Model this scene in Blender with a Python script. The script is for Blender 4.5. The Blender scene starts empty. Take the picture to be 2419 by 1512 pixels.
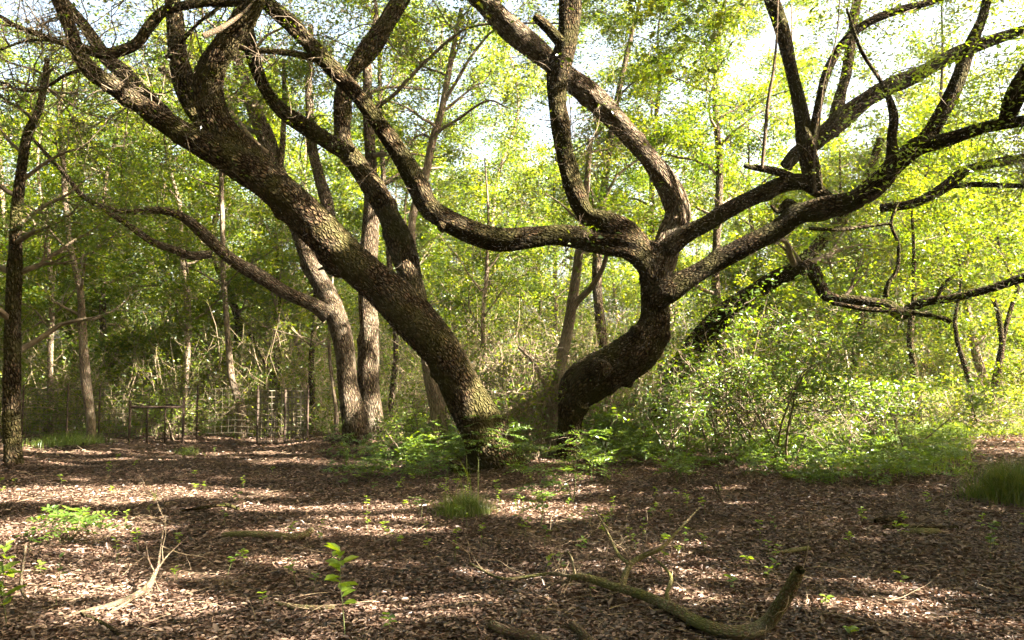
import bpy, math, random
import numpy as np
from mathutils import Vector

sc = bpy.context.scene
COL = sc.collection
rad = math.radians

# ------------------------------------------------------------------ camera
F, CX, CY, HZ = 1815.0, 1209.5, 756.0, 870.0      # focal length and horizon in units of a 2419 px wide picture
EYE = np.array([0.0, 0.0, 1.6])
PITCH = math.atan((HZ - CY) / F)
cam = bpy.data.cameras.new('camera'); camo = bpy.data.objects.new('camera', cam); COL.objects.link(camo)
camo.location = EYE; camo.rotation_euler = (math.pi / 2 + PITCH, 0, 0)
cam.sensor_width = 36; cam.lens = 36 * F / 2419; cam.clip_end = 500; cam.clip_start = 0.05
sc.camera = camo
FWD = np.array([0, math.cos(PITCH), math.sin(PITCH)]); UP = np.array([0, -math.sin(PITCH), math.cos(PITCH)]); RT = np.array([1.0, 0, 0])

# ------------------------------------------------------------------ light
SUN = np.array([0.78, -0.27, 0.58]); SUN /= np.linalg.norm(SUN)
EL = math.asin(SUN[2]); AZ = math.atan2(SUN[0], SUN[1])       # azimuth from +Y towards +X
world = bpy.data.worlds.new('World'); sc.world = world; world.use_nodes = True
wn = world.node_tree.nodes; wl = world.node_tree.links
sky = wn.new('ShaderNodeTexSky'); sky.sky_type = 'NISHITA'; sky.sun_disc = False
sky.sun_elevation = EL; sky.sun_rotation = AZ; sky.dust_density = 8.0; sky.air_density = 1.0; sky.ozone_density = 0.3
bg = wn['Background']; bg.inputs['Strength'].default_value = 0.068
tint = wn.new('ShaderNodeMix'); tint.data_type = 'RGBA'; tint.blend_type = 'MULTIPLY'; tint.inputs[0].default_value = 1
wl.new(sky.outputs[0], tint.inputs[6]); tint.inputs[7].default_value = (1.0, .94, .82, 1)      # white balance of a hazy summer sky
wl.new(tint.outputs[2], bg.inputs[0])
sl = bpy.data.lights.new('sun', 'SUN'); sl.energy = 5.0; sl.angle = rad(0.5); sl.color = (1.0, 0.91, 0.74)
so = bpy.data.objects.new('sun', sl); COL.objects.link(so)
so.rotation_euler = Vector(SUN).to_track_quat('Z', 'Y').to_euler(); so.location = (20, -5, 20)
sc.view_settings.view_transform = 'Standard'; sc.view_settings.look = 'None'
sc.view_settings.exposure = 3.88; sc.view_settings.gamma = 1
cy = sc.cycles
cy.max_bounces = 6; cy.diffuse_bounces = 2; cy.glossy_bounces = 1; cy.transmission_bounces = 3; cy.transparent_max_bounces = 4
cy.caustics_reflective = False; cy.caustics_refractive = False
cy.sample_clamp_indirect = 6

# ------------------------------------------------------------------ projection helpers
def ray(x, y): return RT * (x - CX) / F + FWD + UP * (CY - y) / F
def P(x, y, D):
    r = ray(x, y); return EYE + r * (D / r[1])
def G(x, y, h=0.0):
    r = ray(x, y); return EYE + r * ((h - 1.6) / r[2])

# ------------------------------------------------------------------ geometry collector
class Geo:
    def __init__(s): s.v = []; s.f = []; s.a = []; s.n = 0
    def add(s, v, f, a):
        s.v.append(np.asarray(v, np.float32)); s.f.append(np.asarray(f, np.int64) + s.n)
        s.a.append(np.asarray(a, np.float32)); s.n += len(v)
    def build(s, name, mat, parent=None, smooth=True, **props):
        me = bpy.data.meshes.new(name)
        if s.n:
            v = np.concatenate(s.v); f = np.concatenate(s.f); a = np.concatenate(s.a)
            if parent is not None: v = v - np.array(parent.location, np.float32)
            me.vertices.add(len(v)); me.vertices.foreach_set('co', v.ravel())
            me.loops.add(len(f) * 4); me.loops.foreach_set('vertex_index', f.ravel().astype(np.int32))
            me.polygons.add(len(f)); me.polygons.foreach_set('loop_start', np.arange(len(f), dtype=np.int32) * 4)
            at = me.attributes.new('co2', 'FLOAT_VECTOR', 'POINT'); at.data.foreach_set('vector', a.ravel())
            me.update(calc_edges=True)
            me.polygons.foreach_set('use_smooth', np.full(len(f), smooth))
        me.materials.append(mat)
        o = bpy.data.objects.new(name, me); COL.objects.link(o)
        if parent is not None: o.parent = parent
        for k, w in props.items(): o[k] = w
        return o

rg = np.random.RandomState(3)
def thing(name, label, cat, loc, group=None):
    o = bpy.data.objects.new(name, None); COL.objects.link(o)
    o.location = [float(c) for c in loc]; o.empty_display_size = 0.2
    o['label'] = label; o['category'] = cat
    if group: o['group'] = group
    return o

def unit(a): return a / np.maximum(np.linalg.norm(a, axis=-1, keepdims=True), 1e-9)

def spline(cp, seg):
    cp = np.asarray(cp, float); n = len(cp)
    if n < 3: 
        k = max(2, int(np.linalg.norm(cp[-1, :3] - cp[0, :3]) / seg) + 1)
        t = np.linspace(0, 1, k)[:, None]; return cp[0] * (1 - t) + cp[-1] * t
    e = np.vstack([2 * cp[0] - cp[1], cp, 2 * cp[-1] - cp[-2]]); out = []
    for i in range(n - 1):
        p0, p1, p2, p3 = e[i:i + 4]
        k = max(1, int(round(np.linalg.norm(p2[:3] - p1[:3]) / seg)))
        t = (np.arange(k) / k)[:, None]
        out.append(0.5 * (2 * p1 + (p2 - p0) * t + (2 * p0 - 5 * p1 + 4 * p2 - p3) * t ** 2 + (3 * p1 - p0 - 3 * p2 + p3) * t ** 3))
    out.append(cp[-1:]); r = np.vstack(out); r[:, 3] = np.maximum(r[:, 3], 0.001)
    return r

def tube(geo, cp, sides=12, seg=0.08, lump=0.06, seed=0, raw=False, rough=0.0, flare=0):
    """cp rows: x y z radius. Adds a lumpy swept tube with bark coordinates."""
    r = np.asarray(cp, float) if raw else spline(cp, seg)
    n = len(r); rs = np.random.RandomState(seed)
    if flare:
        hgt = r[:, 2] - r[0, 2]
        r = r.copy(); r[:, 3] *= 1 + flare * np.exp(-np.maximum(hgt, 0) / 0.22)
    T = unit(np.gradient(r[:, :3], axis=0))
    N = np.zeros((n, 3)); a = np.array([0, 1, 0.0]) if abs(T[0][1]) < 0.9 else np.array([1.0, 0, 0])
    N[0] = unit(np.cross(T[0], a))
    for i in range(1, n):
        N[i] = unit(N[i - 1] - T[i] * np.dot(N[i - 1], T[i]))
    B = np.cross(T, N)
    L = np.concatenate([[0], np.cumsum(np.linalg.norm(np.diff(r[:, :3], axis=0), axis=1))])
    th = np.arange(sides) * 2 * math.pi / sides
    m = np.zeros((n, sides))
    for k in range(5):
        m += np.sin(th[None] * rs.randint(0, 5) + L[:, None] * rs.uniform(0.8, 7) + rs.uniform(0, 6.3)) * rs.uniform(0.3, 1)
    m *= lump / 1.4
    if L[-1] > 2.5 and sides >= 16:
        for _ in range(int(L[-1] * 1.6)):
            lc, tc, sw = rs.uniform(.3, L[-1]), rs.uniform(0, 6.28), rs.uniform(.05, .14)
            dth = np.abs((th - tc + math.pi) % (2 * math.pi) - math.pi)
            m += rs.uniform(.08, .28) * np.exp(-((L - lc) / sw) ** 2)[:, None] * np.exp(-(dth / .45) ** 2)[None]
    if rough: m += rs.normal(0, rough, m.shape)
    if flare:
        m += (np.abs(np.sin(th * 2.5 + rs.uniform(0, 6)))[None] * flare * 0.55) * np.exp(-np.maximum(hgt, 0) / 0.2)[:, None]
    R = r[:, 3][:, None] * (1 + m)
    V = r[:, None, :3] + (N[:, None] * np.cos(th)[None, :, None] + B[:, None] * np.sin(th)[None, :, None]) * R[..., None]
    off = rs.uniform(0, 50, 3)
    A = np.stack([np.cos(th)[None] * r[:, 3][:, None] + off[0], np.sin(th)[None] * r[:, 3][:, None] + off[1], np.repeat(L[:, None], sides, 1) + off[2]], -1)
    # end cap rings
    V = np.concatenate([V, np.repeat((r[-1:, None, :3] + T[-1] * r[-1, 3] * 0.25), sides, 1) + (V[-1:] - r[-1:, None, :3]) * 0.02], 0)
    A = np.concatenate([A, A[-1:]], 0); n += 1
    i = np.arange(n - 1)[:, None] * sides; j = np.arange(sides)[None]; j2 = (j + 1) % sides
    f = np.stack([i + j, i + j2, i + sides + j2, i + sides + j], -1).reshape(-1, 4)
    geo.add(V.reshape(-1, 3), f, A.reshape(-1, 3))

def vtubes(geo, Pt, R, sides=3, rs=np.random, cull=True):
    """many thin tubes at once: Pt (M,K,3), R (M,K)"""
    k = np.ones(len(R), bool)
    if cull:
        for q in range(0, R.shape[1], 2): k &= keep(Pt[:, q], .02)
        k |= R[:, 0] > .07
    Pt = Pt[k]; R = R[k]
    M, K = R.shape
    if M == 0: return
    T = unit(np.gradient(Pt, axis=1)); ref = np.where(np.abs(T[..., 2:3]) > 0.9, np.array([1.0, 0, 0]), np.array([0, 0, 1.0]))
    N = unit(np.cross(T, ref)); B = np.cross(T, N)
    th = np.arange(sides) * 2 * math.pi / sides
    V = Pt[:, :, None] + (N[:, :, None] * np.cos(th)[:, None] + B[:, :, None] * np.sin(th)[:, None]) * R[:, :, None, None]
    L = np.arange(K)[None, :] * 0.15 + rs.uniform(0, 40, (M, 1))
    A = np.stack([np.repeat(L[:, :, None], sides, 2)] * 3, -1) * np.array([0.1, 0.1, 1])
    base = np.arange(M)[:, None, None] * K * sides; i = np.arange(K - 1)[None, :, None] * sides; j = np.arange(sides)[None, None]; j2 = (j + 1) % sides
    f = np.stack([base + i + j, base + i + j2, base + i + sides + j2, base + i + sides + j], -1).reshape(-1, 4)
    geo.add(V.reshape(-1, 3), f, A.reshape(-1, 3))

# sun gaps: holes left in the foliage, so that a fleck of sun reaches a place. (centre, half width x, half width y)
GAPS = []
def gap(c, hx, hy): GAPS.append((np.asarray(c, float), hx * 1.15, hy * 1.2))
def keep(C, pad=.12):
    m = np.ones(len(C), bool)
    for c, hx, hy in GAPS:
        t = (C[:, 2] - c[2]) / SUN[2]
        q = C - SUN * t[:, None] - c
        w = 0.86 + 0.22 * np.sin(C[:, 0] * 5.1 + C[:, 1] * 3.3) + 0.18 * np.sin(C[:, 1] * 9.7 - C[:, 2] * 7.9)
        m &= ~((t > 0.8) & ((q[:, 0] / (hx + pad)) ** 2 + (q[:, 1] / (hy + pad)) ** 2 < w))
    return m

def leaves(geo, C, L, rs, aspect=0.42, up=0.8, fine=False, tone=None, d=None, n=None, cull=True, fold=0.12):
    """leaf blades starting at C (N,3), lengths L (N,)"""
    C = np.asarray(C, float); L = np.broadcast_to(np.asarray(L, float), (len(C),)).copy()
    tone = rs.uniform(0, 1, len(C)) if tone is None else np.broadcast_to(tone, (len(C),))
    if cull:
        k = keep(C); C = C[k]; L = L[k]; tone = tone[k]
        d = d[k] if d is not None else None; n = n[k] if n is not None else None
    N_ = len(C)
    if N_ == 0: return
    if d is None: d = rs.normal(0, 1, (N_, 3)); d[:, 2] *= 0.5
    d = unit(d)
    if n is None: n = rs.normal(0, 1, (N_, 3)) * 0.6; n[:, 2] += up
    s = unit(np.cross(d, n)); n = np.cross(s, d)
    L = L[:, None]; Wd = L * aspect * 0.5 * rs.uniform(0.8, 1.2, (N_, 1))
    if fine:
        o = n * L * fold
        V = np.stack([C, C + d * L * .3 + s * Wd * .9 + o, C + d * L * .68 + s * Wd * .85 + o * .8, C + d * L - n * L * .1,
                      C + d * L * .68 - s * Wd * .85 + o * .8, C + d * L * .3 - s * Wd * .9 + o], 1)
        b = np.arange(N_)[:, None] * 6
        f = np.concatenate([b + [0, 1, 2, 3], b + [0, 3, 4, 5]]); K = 6
    else:
        o = n * L * fold
        V = np.stack([C, C + d * L * .45 + s * Wd + o, C + d * L - n * L * .05, C + d * L * .45 - s * Wd + o], 1)
        f = np.arange(N_ * 4).reshape(-1, 4); K = 4
    A = np.stack([rs.uniform(0, 1, N_), tone, rs.uniform(0, 1, N_)], -1)
    geo.add(V.reshape(-1, 3), f, np.repeat(A, K, 0))

def fronds(gl, gs, O, D, L, rs, pairs=6, leaf=0.05, tone=None, droop=0.35, cull=True):
    """pinnate leaves: O (M,3) start, D (M,3) direction, L (M,) length"""
    M = len(O); D = unit(D); K = 5
    t = np.linspace(0, 1, K)
    Pt = O[:, None] + D[:, None] * (L[:, None] * t)[..., None]; Pt[..., 2] -= (L[:, None] * droop * t ** 2)
    vtubes(gs, Pt, np.linspace(0.002, 0.0008, K)[None].repeat(M, 0), 3, rs)
    side = unit(np.cross(D, np.array([0, 0, 1.0]) + rs.normal(0, .25, (M, 3))))
    tone = rs.uniform(0, 1, M) if tone is None else tone
    tt = np.linspace(0.22, 1, pairs)
    for k, u in enumerate(tt):
        base = O + D * (L * u)[:, None]; base[:, 2] -= L * droop * u ** 2
        for sg in (-1, 1):
            dd = side * sg + D * (0.55 if u < 1 else 1.6) + rs.normal(0, .12, (M, 3)); dd[:, 2] -= 0.15
            nn = np.array([0, 0, 1.0]) + rs.normal(0, .28, (M, 3)) - side * sg * 0.1
            leaves(gl, base, leaf * rs.uniform(.75, 1.15, M) * (1 - .35 * abs(u - .55)), rs, aspect=.42, fine=leaf > .045, d=dd, n=nn, tone=tone, cull=cull, fold=.06)

def grass(geo, base, H, rs, width=0.006, lean=0.5, tone=None):
    M = len(base); K = 5; t = np.linspace(0, 1, K)
    az = rs.uniform(0, 2 * math.pi, M); ln = rs.uniform(0.1, 1, M) * lean
    d = np.stack([np.cos(az), np.sin(az), np.zeros(M)], -1)
    Pt = base[:, None] + d[:, None] * (H[:, None] * ln[:, None] * t ** 1.8)[..., None]
    Pt[..., 2] += H[:, None] * (t - 0.35 * ln[:, None] * t ** 2.5)
    s = np.stack([-np.sin(az + .6), np.cos(az + .6), np.zeros(M)], -1)
    w = width * (1 - t ** 2 * .93)
    V = np.stack([Pt - s[:, None] * w[None, :, None], Pt + s[:, None] * w[None, :, None]], 2)   # M,K,2,3
    b = np.arange(M)[:, None] * K * 2 + np.arange(K - 1)[None] * 2
    f = np.stack([b, b + 1, b + 3, b + 2], -1).reshape(-1, 4)
    tn = rs.uniform(0, 1, M) if tone is None else np.full(M, tone)
    A = np.stack([rs.uniform(0, 1, M), tn, rs.uniform(0, 1, M)], -1)
    geo.add(V.reshape(-1, 3), f, np.repeat(A, K * 2, 0))

# ------------------------------------------------------------------ materials
def mat(name):
    m = bpy.data.materials.new(name); m.use_nodes = True; nt = m.node_tree
    for nd in list(nt.nodes):
        if nd.type != 'OUTPUT_MATERIAL': nt.nodes.remove(nd)
    return m, nt, nt.nodes, nt.links, nt.nodes['Material Output']
def ramp(nodes, pts):
    r = nodes.new('ShaderNodeValToRGB'); e = r.color_ramp.elements
    while len(e) < len(pts): e.new(0.5)
    for i, (p, c) in enumerate(pts):
        e[i].position = p; e[i].color = (*c, 1)
    return r

def leaf_mat(name, cols, transl=0.5, tcol=(1.6, 1.5, 0.5), gloss=0.06):
    m, nt, N, L, out = mat(name)
    at = N.new('ShaderNodeAttribute'); at.attribute_name = 'co2'
    sp = N.new('ShaderNodeSeparateXYZ'); L.new(at.outputs['Vector'], sp.inputs[0])
    mx = N.new('ShaderNodeMath'); mx.operation = 'MULTIPLY_ADD'; mx.inputs[1].default_value = 0.45
    L.new(sp.outputs[0], mx.inputs[0])
    m2 = N.new('ShaderNodeMath'); m2.operation = 'MULTIPLY'; m2.inputs[1].default_value = 0.55; L.new(sp.outputs[1], m2.inputs[0]); L.new(m2.outputs[0], mx.inputs[2])
    n = len(cols); r = ramp(N, [(i / (n - 1), c) for i, c in enumerate(cols)]); L.new(mx.outputs[0], r.inputs[0])
    df = N.new('ShaderNodeBsdfDiffuse'); L.new(r.outputs[0], df.inputs[0])
    tm = N.new('ShaderNodeMix'); tm.data_type = 'RGBA'; tm.blend_type = 'MULTIPLY'; tm.inputs[0].default_value = 1
    L.new(r.outputs[0], tm.inputs[6]); tm.inputs[7].default_value = (*tcol, 1)
    tr = N.new('ShaderNodeBsdfTranslucent'); L.new(tm.outputs[2], tr.inputs[0])
    ms = N.new('ShaderNodeMixShader'); ms.inputs[0].default_value = transl; L.new(df.outputs[0], ms.inputs[1]); L.new(tr.outputs[0], ms.inputs[2])
    gl = N.new('ShaderNodeBsdfGlossy'); gl.inputs['Roughness'].default_value = 0.4; gl.inputs[0].default_value = (.9, .95, 1, 1)
    m3 = N.new('ShaderNodeMixShader'); m3.inputs[0].default_value = gloss; L.new(ms.outputs[0], m3.inputs[1]); L.new(gl.outputs[0], m3.inputs[2])
    L.new(m3.outputs[0], out.inputs[0]); return m

def bark_mat(name, ridge, furrow, patch, moss=None, sx=23, sz=11, bump=0.08, patch_amt=0.35):
    m, nt, N, L, out = mat(name)
    at = N.new('ShaderNodeAttribute'); at.attribute_name = 'co2'
    nz = N.new('ShaderNodeTexNoise'); nz.inputs['Scale'].default_value = 9; nz.inputs['Detail'].default_value = 3; L.new(at.outputs['Vector'], nz.inputs['Vector'])
    dm = N.new('ShaderNodeVectorMath'); dm.operation = 'MULTIPLY_ADD'; L.new(nz.outputs['Color'], dm.inputs[0]); dm.inputs[1].default_value = (.05, .05, .12); L.new(at.outputs['Vector'], dm.inputs[2])
    mp = N.new('ShaderNodeVectorMath'); mp.operation = 'MULTIPLY'; mp.inputs[1].default_value = (sx, sx, sz); L.new(dm.outputs[0], mp.inputs[0])
    vo = N.new('ShaderNodeTexVoronoi'); vo.feature = 'DISTANCE_TO_EDGE'; vo.inputs['Scale'].default_value = 1; L.new(mp.outputs[0], vo.inputs['Vector'])
    vr = ramp(N, [(0.02, (0, 0, 0)), (0.34, (1, 1, 1))]); L.new(vo.outputs['Distance'], vr.inputs[0])
    n2 = N.new('ShaderNodeTexNoise'); n2.inputs['Scale'].default_value = 60; n2.inputs['Detail'].default_value = 4; L.new(at.outputs['Vector'], n2.inputs['Vector'])
    c1 = N.new('ShaderNodeMix'); c1.data_type = 'RGBA'; c1.inputs[6].default_value = (*furrow, 1); c1.inputs[7].default_value = (*ridge, 1)
    L.new(vr.outputs[0], c1.inputs[0])
    c2 = N.new('ShaderNodeMix'); c2.data_type = 'RGBA'; c2.blend_type = 'OVERLAY'; c2.inputs[0].default_value = 0.6; L.new(c1.outputs[2], c2.inputs[6]); L.new(n2.outputs['Color'], c2.inputs[7])
    n3 = N.new('ShaderNodeTexNoise'); n3.inputs['Scale'].default_value = 3.2; n3.inputs['Detail'].default_value = 5; n3.inputs['Roughness'].default_value = .65
    geo_ = N.new('ShaderNodeNewGeometry'); L.new(geo_.outputs['Position'], n3.inputs['Vector'])
    pr = ramp(N, [(0.5, (0, 0, 0)), (0.68, (patch_amt,) * 3)]); L.new(n3.outputs[0], pr.inputs[0])
    c3 = N.new('ShaderNodeMix'); c3.data_type = 'RGBA'; c3.inputs[7].default_value = (*patch, 1); L.new(pr.outputs[0], c3.inputs[0]); L.new(c2.outputs[2], c3.inputs[6])
    last = c3.outputs[2]
    if moss:
        n4 = N.new('ShaderNodeTexNoise'); n4.inputs['Scale'].default_value = 2.1; n4.inputs['Detail'].default_value = 6; L.new(geo_.outputs['Position'], n4.inputs['Vector'])
        mr = ramp(N, [(0.45, (0, 0, 0)), (0.62, (.75,) * 3)]); L.new(n4.outputs[0], mr.inputs[0])
        c4 = N.new('ShaderNodeMix'); c4.data_type = 'RGBA'; c4.inputs[7].default_value = (*moss, 1); L.new(mr.outputs[0], c4.inputs[0]); L.new(last, c4.inputs[6]); last = c4.outputs[2]
    hm = N.new('ShaderNodeMath'); hm.operation = 'MULTIPLY_ADD'; hm.inputs[1].default_value = 0.35; L.new(n2.outputs[0], hm.inputs[0]); L.new(vr.outputs[0], hm.inputs[2])
    bp = N.new('ShaderNodeBump'); bp.inputs['Strength'].default_value = 1.0; bp.inputs['Distance'].default_value = bump; L.new(hm.outputs[0], bp.inputs['Height'])
    b = N.new('ShaderNodeBsdfPrincipled'); b.inputs['Roughness'].default_value = .95; b.inputs['Specular IOR Level'].default_value = .06
    L.new(last, b.inputs['Base Color']); L.new(bp.outputs[0], b.inputs['Normal']); L.new(b.outputs[0], out.inputs[0]); return m

def plain(name, c, rough=.8, metal=0, noise=0.4, scale=30):
    m, nt, N, L, out = mat(name)
    tc = N.new('ShaderNodeTexCoord'); nz = N.new('ShaderNodeTexNoise'); nz.inputs['Scale'].default_value = scale; nz.inputs['Detail'].default_value = 5
    L.new(tc.outputs['Object'], nz.inputs['Vector'])
    r = ramp(N, [(0.3, tuple(k * (1 - noise) for k in c)), (0.7, tuple(min(1, k * (1 + noise)) for k in c))]); L.new(nz.outputs[0], r.inputs[0])
    b = N.new('ShaderNodeBsdfPrincipled'); b.inputs['Roughness'].default_value = rough; b.inputs['Metallic'].default_value = metal
    L.new(r.outputs[0], b.inputs['Base Color']); L.new(b.outputs[0], out.inputs[0]); return m

M_OAK = bark_mat('oak_bark', (.14, .097, .055), (.014, .009, .005), (.17, .15, .10), moss=(.072, .066, .022))
M_OAKB = bark_mat('mossy_oak_bark', (.088, .060, .032), (.012, .008, .004), (.11, .10, .065), moss=(.042, .040, .013), sx=25, sz=12, bump=.05)
M_GREY = bark_mat('grey_bark', (.17, .13, .088), (.03, .021, .013), (.27, .24, .19), sx=34, sz=7, bump=.035)
M_PALE = bark_mat('pale_bark', (.27, .21, .15), (.10, .075, .055), (.36, .31, .24), sx=50, sz=5, bump=.008)
M_TWIG = plain('twig_wood', (.13, .095, .06), scale=12)
M_DEADTWIG = plain('dead_twig_wood', (.22, .165, .105), scale=14)
M_STICK = bark_mat('fallen_branch_bark', (.20, .165, .10), (.09, .07, .04), (.30, .28, .2), moss=(.10, .105, .03), sx=60, sz=30, bump=.006)
M_STICKP = bark_mat('pale_fallen_bark', (.15, .115, .078), (.06, .042, .028), (.22, .195, .15), sx=60, sz=20, bump=.005)
M_CUT = plain('cut_wood', (.24, .18, .10), noise=.3, scale=20)
M_HOLE = plain('knot_hole_shade', (.05, .035, .025), noise=.5, scale=20)  # dark colour standing for the shade inside knot holes
GREENS = [(.022, .045, .006), (.05, .085, .009), (.09, .12, .012), (.14, .15, .015)]
M_LEAF = leaf_mat('oak_leaves', GREENS, .5, (2.3, 2.1, .2))
M_LEAFY = leaf_mat('young_yellow_green_leaves', [(.12, .20, .02), (.19, .28, .03), (.26, .33, .04)], .55, (1.7, 1.6, .35))
M_LEAFB = leaf_mat('wood_leaves', [(.020, .047, .006), (.048, .086, .010), (.10, .138, .015), (.19, .195, .022)], .55, (2.3, 2.1, .14), .03)
M_FERN = leaf_mat('broad_green_leaves', [(.045, .09, .010), (.09, .155, .018), (.16, .22, .025)], .45, (1.9, 1.8, .35), .07)
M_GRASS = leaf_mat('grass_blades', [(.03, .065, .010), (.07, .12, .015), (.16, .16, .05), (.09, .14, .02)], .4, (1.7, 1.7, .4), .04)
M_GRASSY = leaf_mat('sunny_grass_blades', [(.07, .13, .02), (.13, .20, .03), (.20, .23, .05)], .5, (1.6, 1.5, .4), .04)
M_STEM = plain('green_stem', (.10, .12, .04), scale=10)
M_LITTER = leaf_mat('dead_leaves', [(.012, .008, .007), (.036, .023, .018), (.095, .059, .044), (.19, .122, .09), (.05, .031, .024), (.34, .235, .17), (.036, .023, .018), (.17, .088, .055)], .12, (1.3, .9, .6), .05)

def ground_mat():
    m, nt, N, L, out = mat('forest_floor')
    g = N.new('ShaderNodeNewGeometry')
    v1 = N.new('ShaderNodeTexVoronoi'); v1.inputs['Scale'].default_value = 22; L.new(g.outputs['Position'], v1.inputs['Vector'])
    r = ramp(N, [(0, (.03, .021, .016)), (.35, (.07, .048, .035)), (.7, (.13, .09, .065)), (1, (.22, .155, .115))]); L.new(v1.outputs['Color'], r.inputs[0])
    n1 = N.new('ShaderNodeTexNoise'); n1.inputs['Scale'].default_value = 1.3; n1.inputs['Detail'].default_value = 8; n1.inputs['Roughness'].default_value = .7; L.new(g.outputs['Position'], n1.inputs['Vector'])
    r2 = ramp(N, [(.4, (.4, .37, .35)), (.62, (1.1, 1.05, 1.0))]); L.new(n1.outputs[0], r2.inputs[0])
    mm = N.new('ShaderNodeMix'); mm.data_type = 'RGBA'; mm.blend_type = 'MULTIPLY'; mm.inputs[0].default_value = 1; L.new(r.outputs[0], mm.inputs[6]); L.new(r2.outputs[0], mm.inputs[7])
    bp = N.new('ShaderNodeBump'); bp.inputs['Distance'].default_value = .03; L.new(v1.outputs['Distance'], bp.inputs['Height'])
    b = N.new('ShaderNodeBsdfPrincipled'); b.inputs['Roughness'].default_value = .95; b.inputs['Specular IOR Level'].default_value = .1
    L.new(mm.outputs[2], b.inputs['Base Color']); L.new(bp.outputs[0], b.inputs['Normal']); L.new(b.outputs[0], out.inputs[0]); return m
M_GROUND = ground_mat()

# ------------------------------------------------------------------ ground sheet
def gz(x, y):
    x = np.asarray(x, float); y = np.asarray(y, float)
    mound = sum(.13 * np.exp(-((x - cx_) ** 2 + (y - cy_) ** 2) / .55) for cx_, cy_ in ((-.27, 12.0), (.95, 12.4), (-3.9, 15.5), (-2.95, 16.0), (-7.8, 12)))
    return mound + 0.03 * np.sin(x * .9 + 1) * np.sin(y * .7) + 0.018 * np.sin(x * 2.3 + y * 1.7) + 0.012 * np.sin(x * 5.1 - y * 4.3)
def ground():
    a = np.concatenate([-np.geomspace(300, 30.5, 14), np.linspace(-30, 30, 301), np.geomspace(30.5, 300, 14)])
    b = np.concatenate([-np.geomspace(300, 6.5, 12), np.linspace(-6, 40, 231), np.geomspace(41, 300, 12)])
    X, Y = np.meshgrid(a, b); Z = gz(X, Y); V = np.stack([X, Y, Z], -1).reshape(-1, 3)
    ny, nx = X.shape; i = np.arange(ny - 1)[:, None] * nx; j = np.arange(nx - 1)[None]
    f = np.stack([i + j, i + j + 1, i + nx + j + 1, i + nx + j], -1).reshape(-1, 4)
    g = Geo(); g.add(V, f, V); g.build('forest_floor_ground', M_GROUND, kind='structure')
ground()

# ------------------------------------------------------------------ sun flecks (gaps in the leaf cover)
for (x, y, hx, hy) in [  # pixel place on the ground, half widths in metres
    (170, 1068, 1.5, .35), (650, 1075, .6, .35), (175, 1250, .9, .6), (1290, 1165, .35, .2), (1275, 1215, .55, .4), (1352, 1160, .35, .3), (330, 1165, 2.2, .45), (230, 1405, .5, .15), (160, 1180, 1.3, .3), (620, 1205, .9, .2), (120, 1100, .6, .2),
    (870, 1198, .55, .12), (1230, 1192, .45, .09), (1400, 1194, .4, .08), (300, 1250, .7, .14), (720, 1265, .8, .15), (950, 1250, .5, .1), (880, 1225, .7, .07),
    (400, 1432, .38, .12), (230, 1462, .35, .12), (200, 1310, .4, .07), (2080, 1440, .38, .12), (1930, 1432, .25, .08), (1580, 1395, .22, .07),
    (1740, 1190, .3, .06), (1620, 1345, .12, .05), (1150, 1350, .3, .04), (2250, 1380, .3, .05), (2080, 1395, .25, .04),
    (640, 1058, .8, .25), (800, 1050, .5, .25), (2330, 1060, .8, .15), (1700, 1150, .3, .05), (900, 1090, .4, .15)]:
    gap(G(x, y), hx, hy)
for _ in range(40):
    gap(G(rg.uniform(0, 2400), rg.uniform(1050, 1480)), rg.uniform(.06, .4), rg.uniform(.0, .05))
for (x, y, D, hx, hy) in [(1120, 950, 12, .6, .5), (120, 830, 19, .9, .5), (450, 840, 19.5, 1.0, .6), (680, 800, 20, .8, .5), (560, 900, 18.5, .8, .4), (1180, 860, 15, .7, .5), (165, 1040, 14.6, .9, .5), (1350, 1130, 10.8, .3, .3), (1270, 830, 14, .9, .6), (1900, 690, 13.2, 1.1, .8), (1700, 900, 14, .6, .5), (1085, 890, 12, .2, .2), (840, 600, 12, .4, .2), (745, 455, 12, .4, .2), (650, 430, 12, .25, .15), (900, 660, 12, .2, .15),
    (590, 330, 12, .15, .2), (300, 240, 11, .5, .3), (1560, 430, 12.3, .45, .3), (1470, 300, 12.3, .5, .3), (1590, 490, 12.3, .3, .3), (1420, 230, 12.3, .3, .3), (1440, 530, 12.4, .35, .2), (1390, 525, 12.4, .25, .2),
    (1325, 880, 12.9, .25, .4), (875, 850, 16, .3, .6), (1035, 940, 13.5, .3, .5), (560, 620, 14, .4, .3), (680, 70, 11.3, .4, .3), (800, 170, 11.5, .4, .3), (1200, 60, 12, .4, .3),
    (1960, 740, 13.2, 1.5, 1.0), (1800, 800, 13.3, .9, .7), (2050, 1000, 12.5, 1.3, .6), (1950, 960, 14, 1.6, .8), (2330, 960, 19, 3.5, 2.5), (2000, 930, 18, 2.5, 2), (1400, 1020, 12, .5, .25), (1150, 1060, 11.6, .25, .2), (960, 1030, 12.5, .5, .2), (395, 980, 17.5, 1.2, .6), (700, 960, 17, .6, .4), (560, 1000, 17, 1.2, .5), (1600, 1010, 13, .5, .3), (1330, 790, 14, .5, .5), (1800, 360, 12.5, .2, .4)]:
    gap(P(x, y, D), hx, hy)

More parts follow.
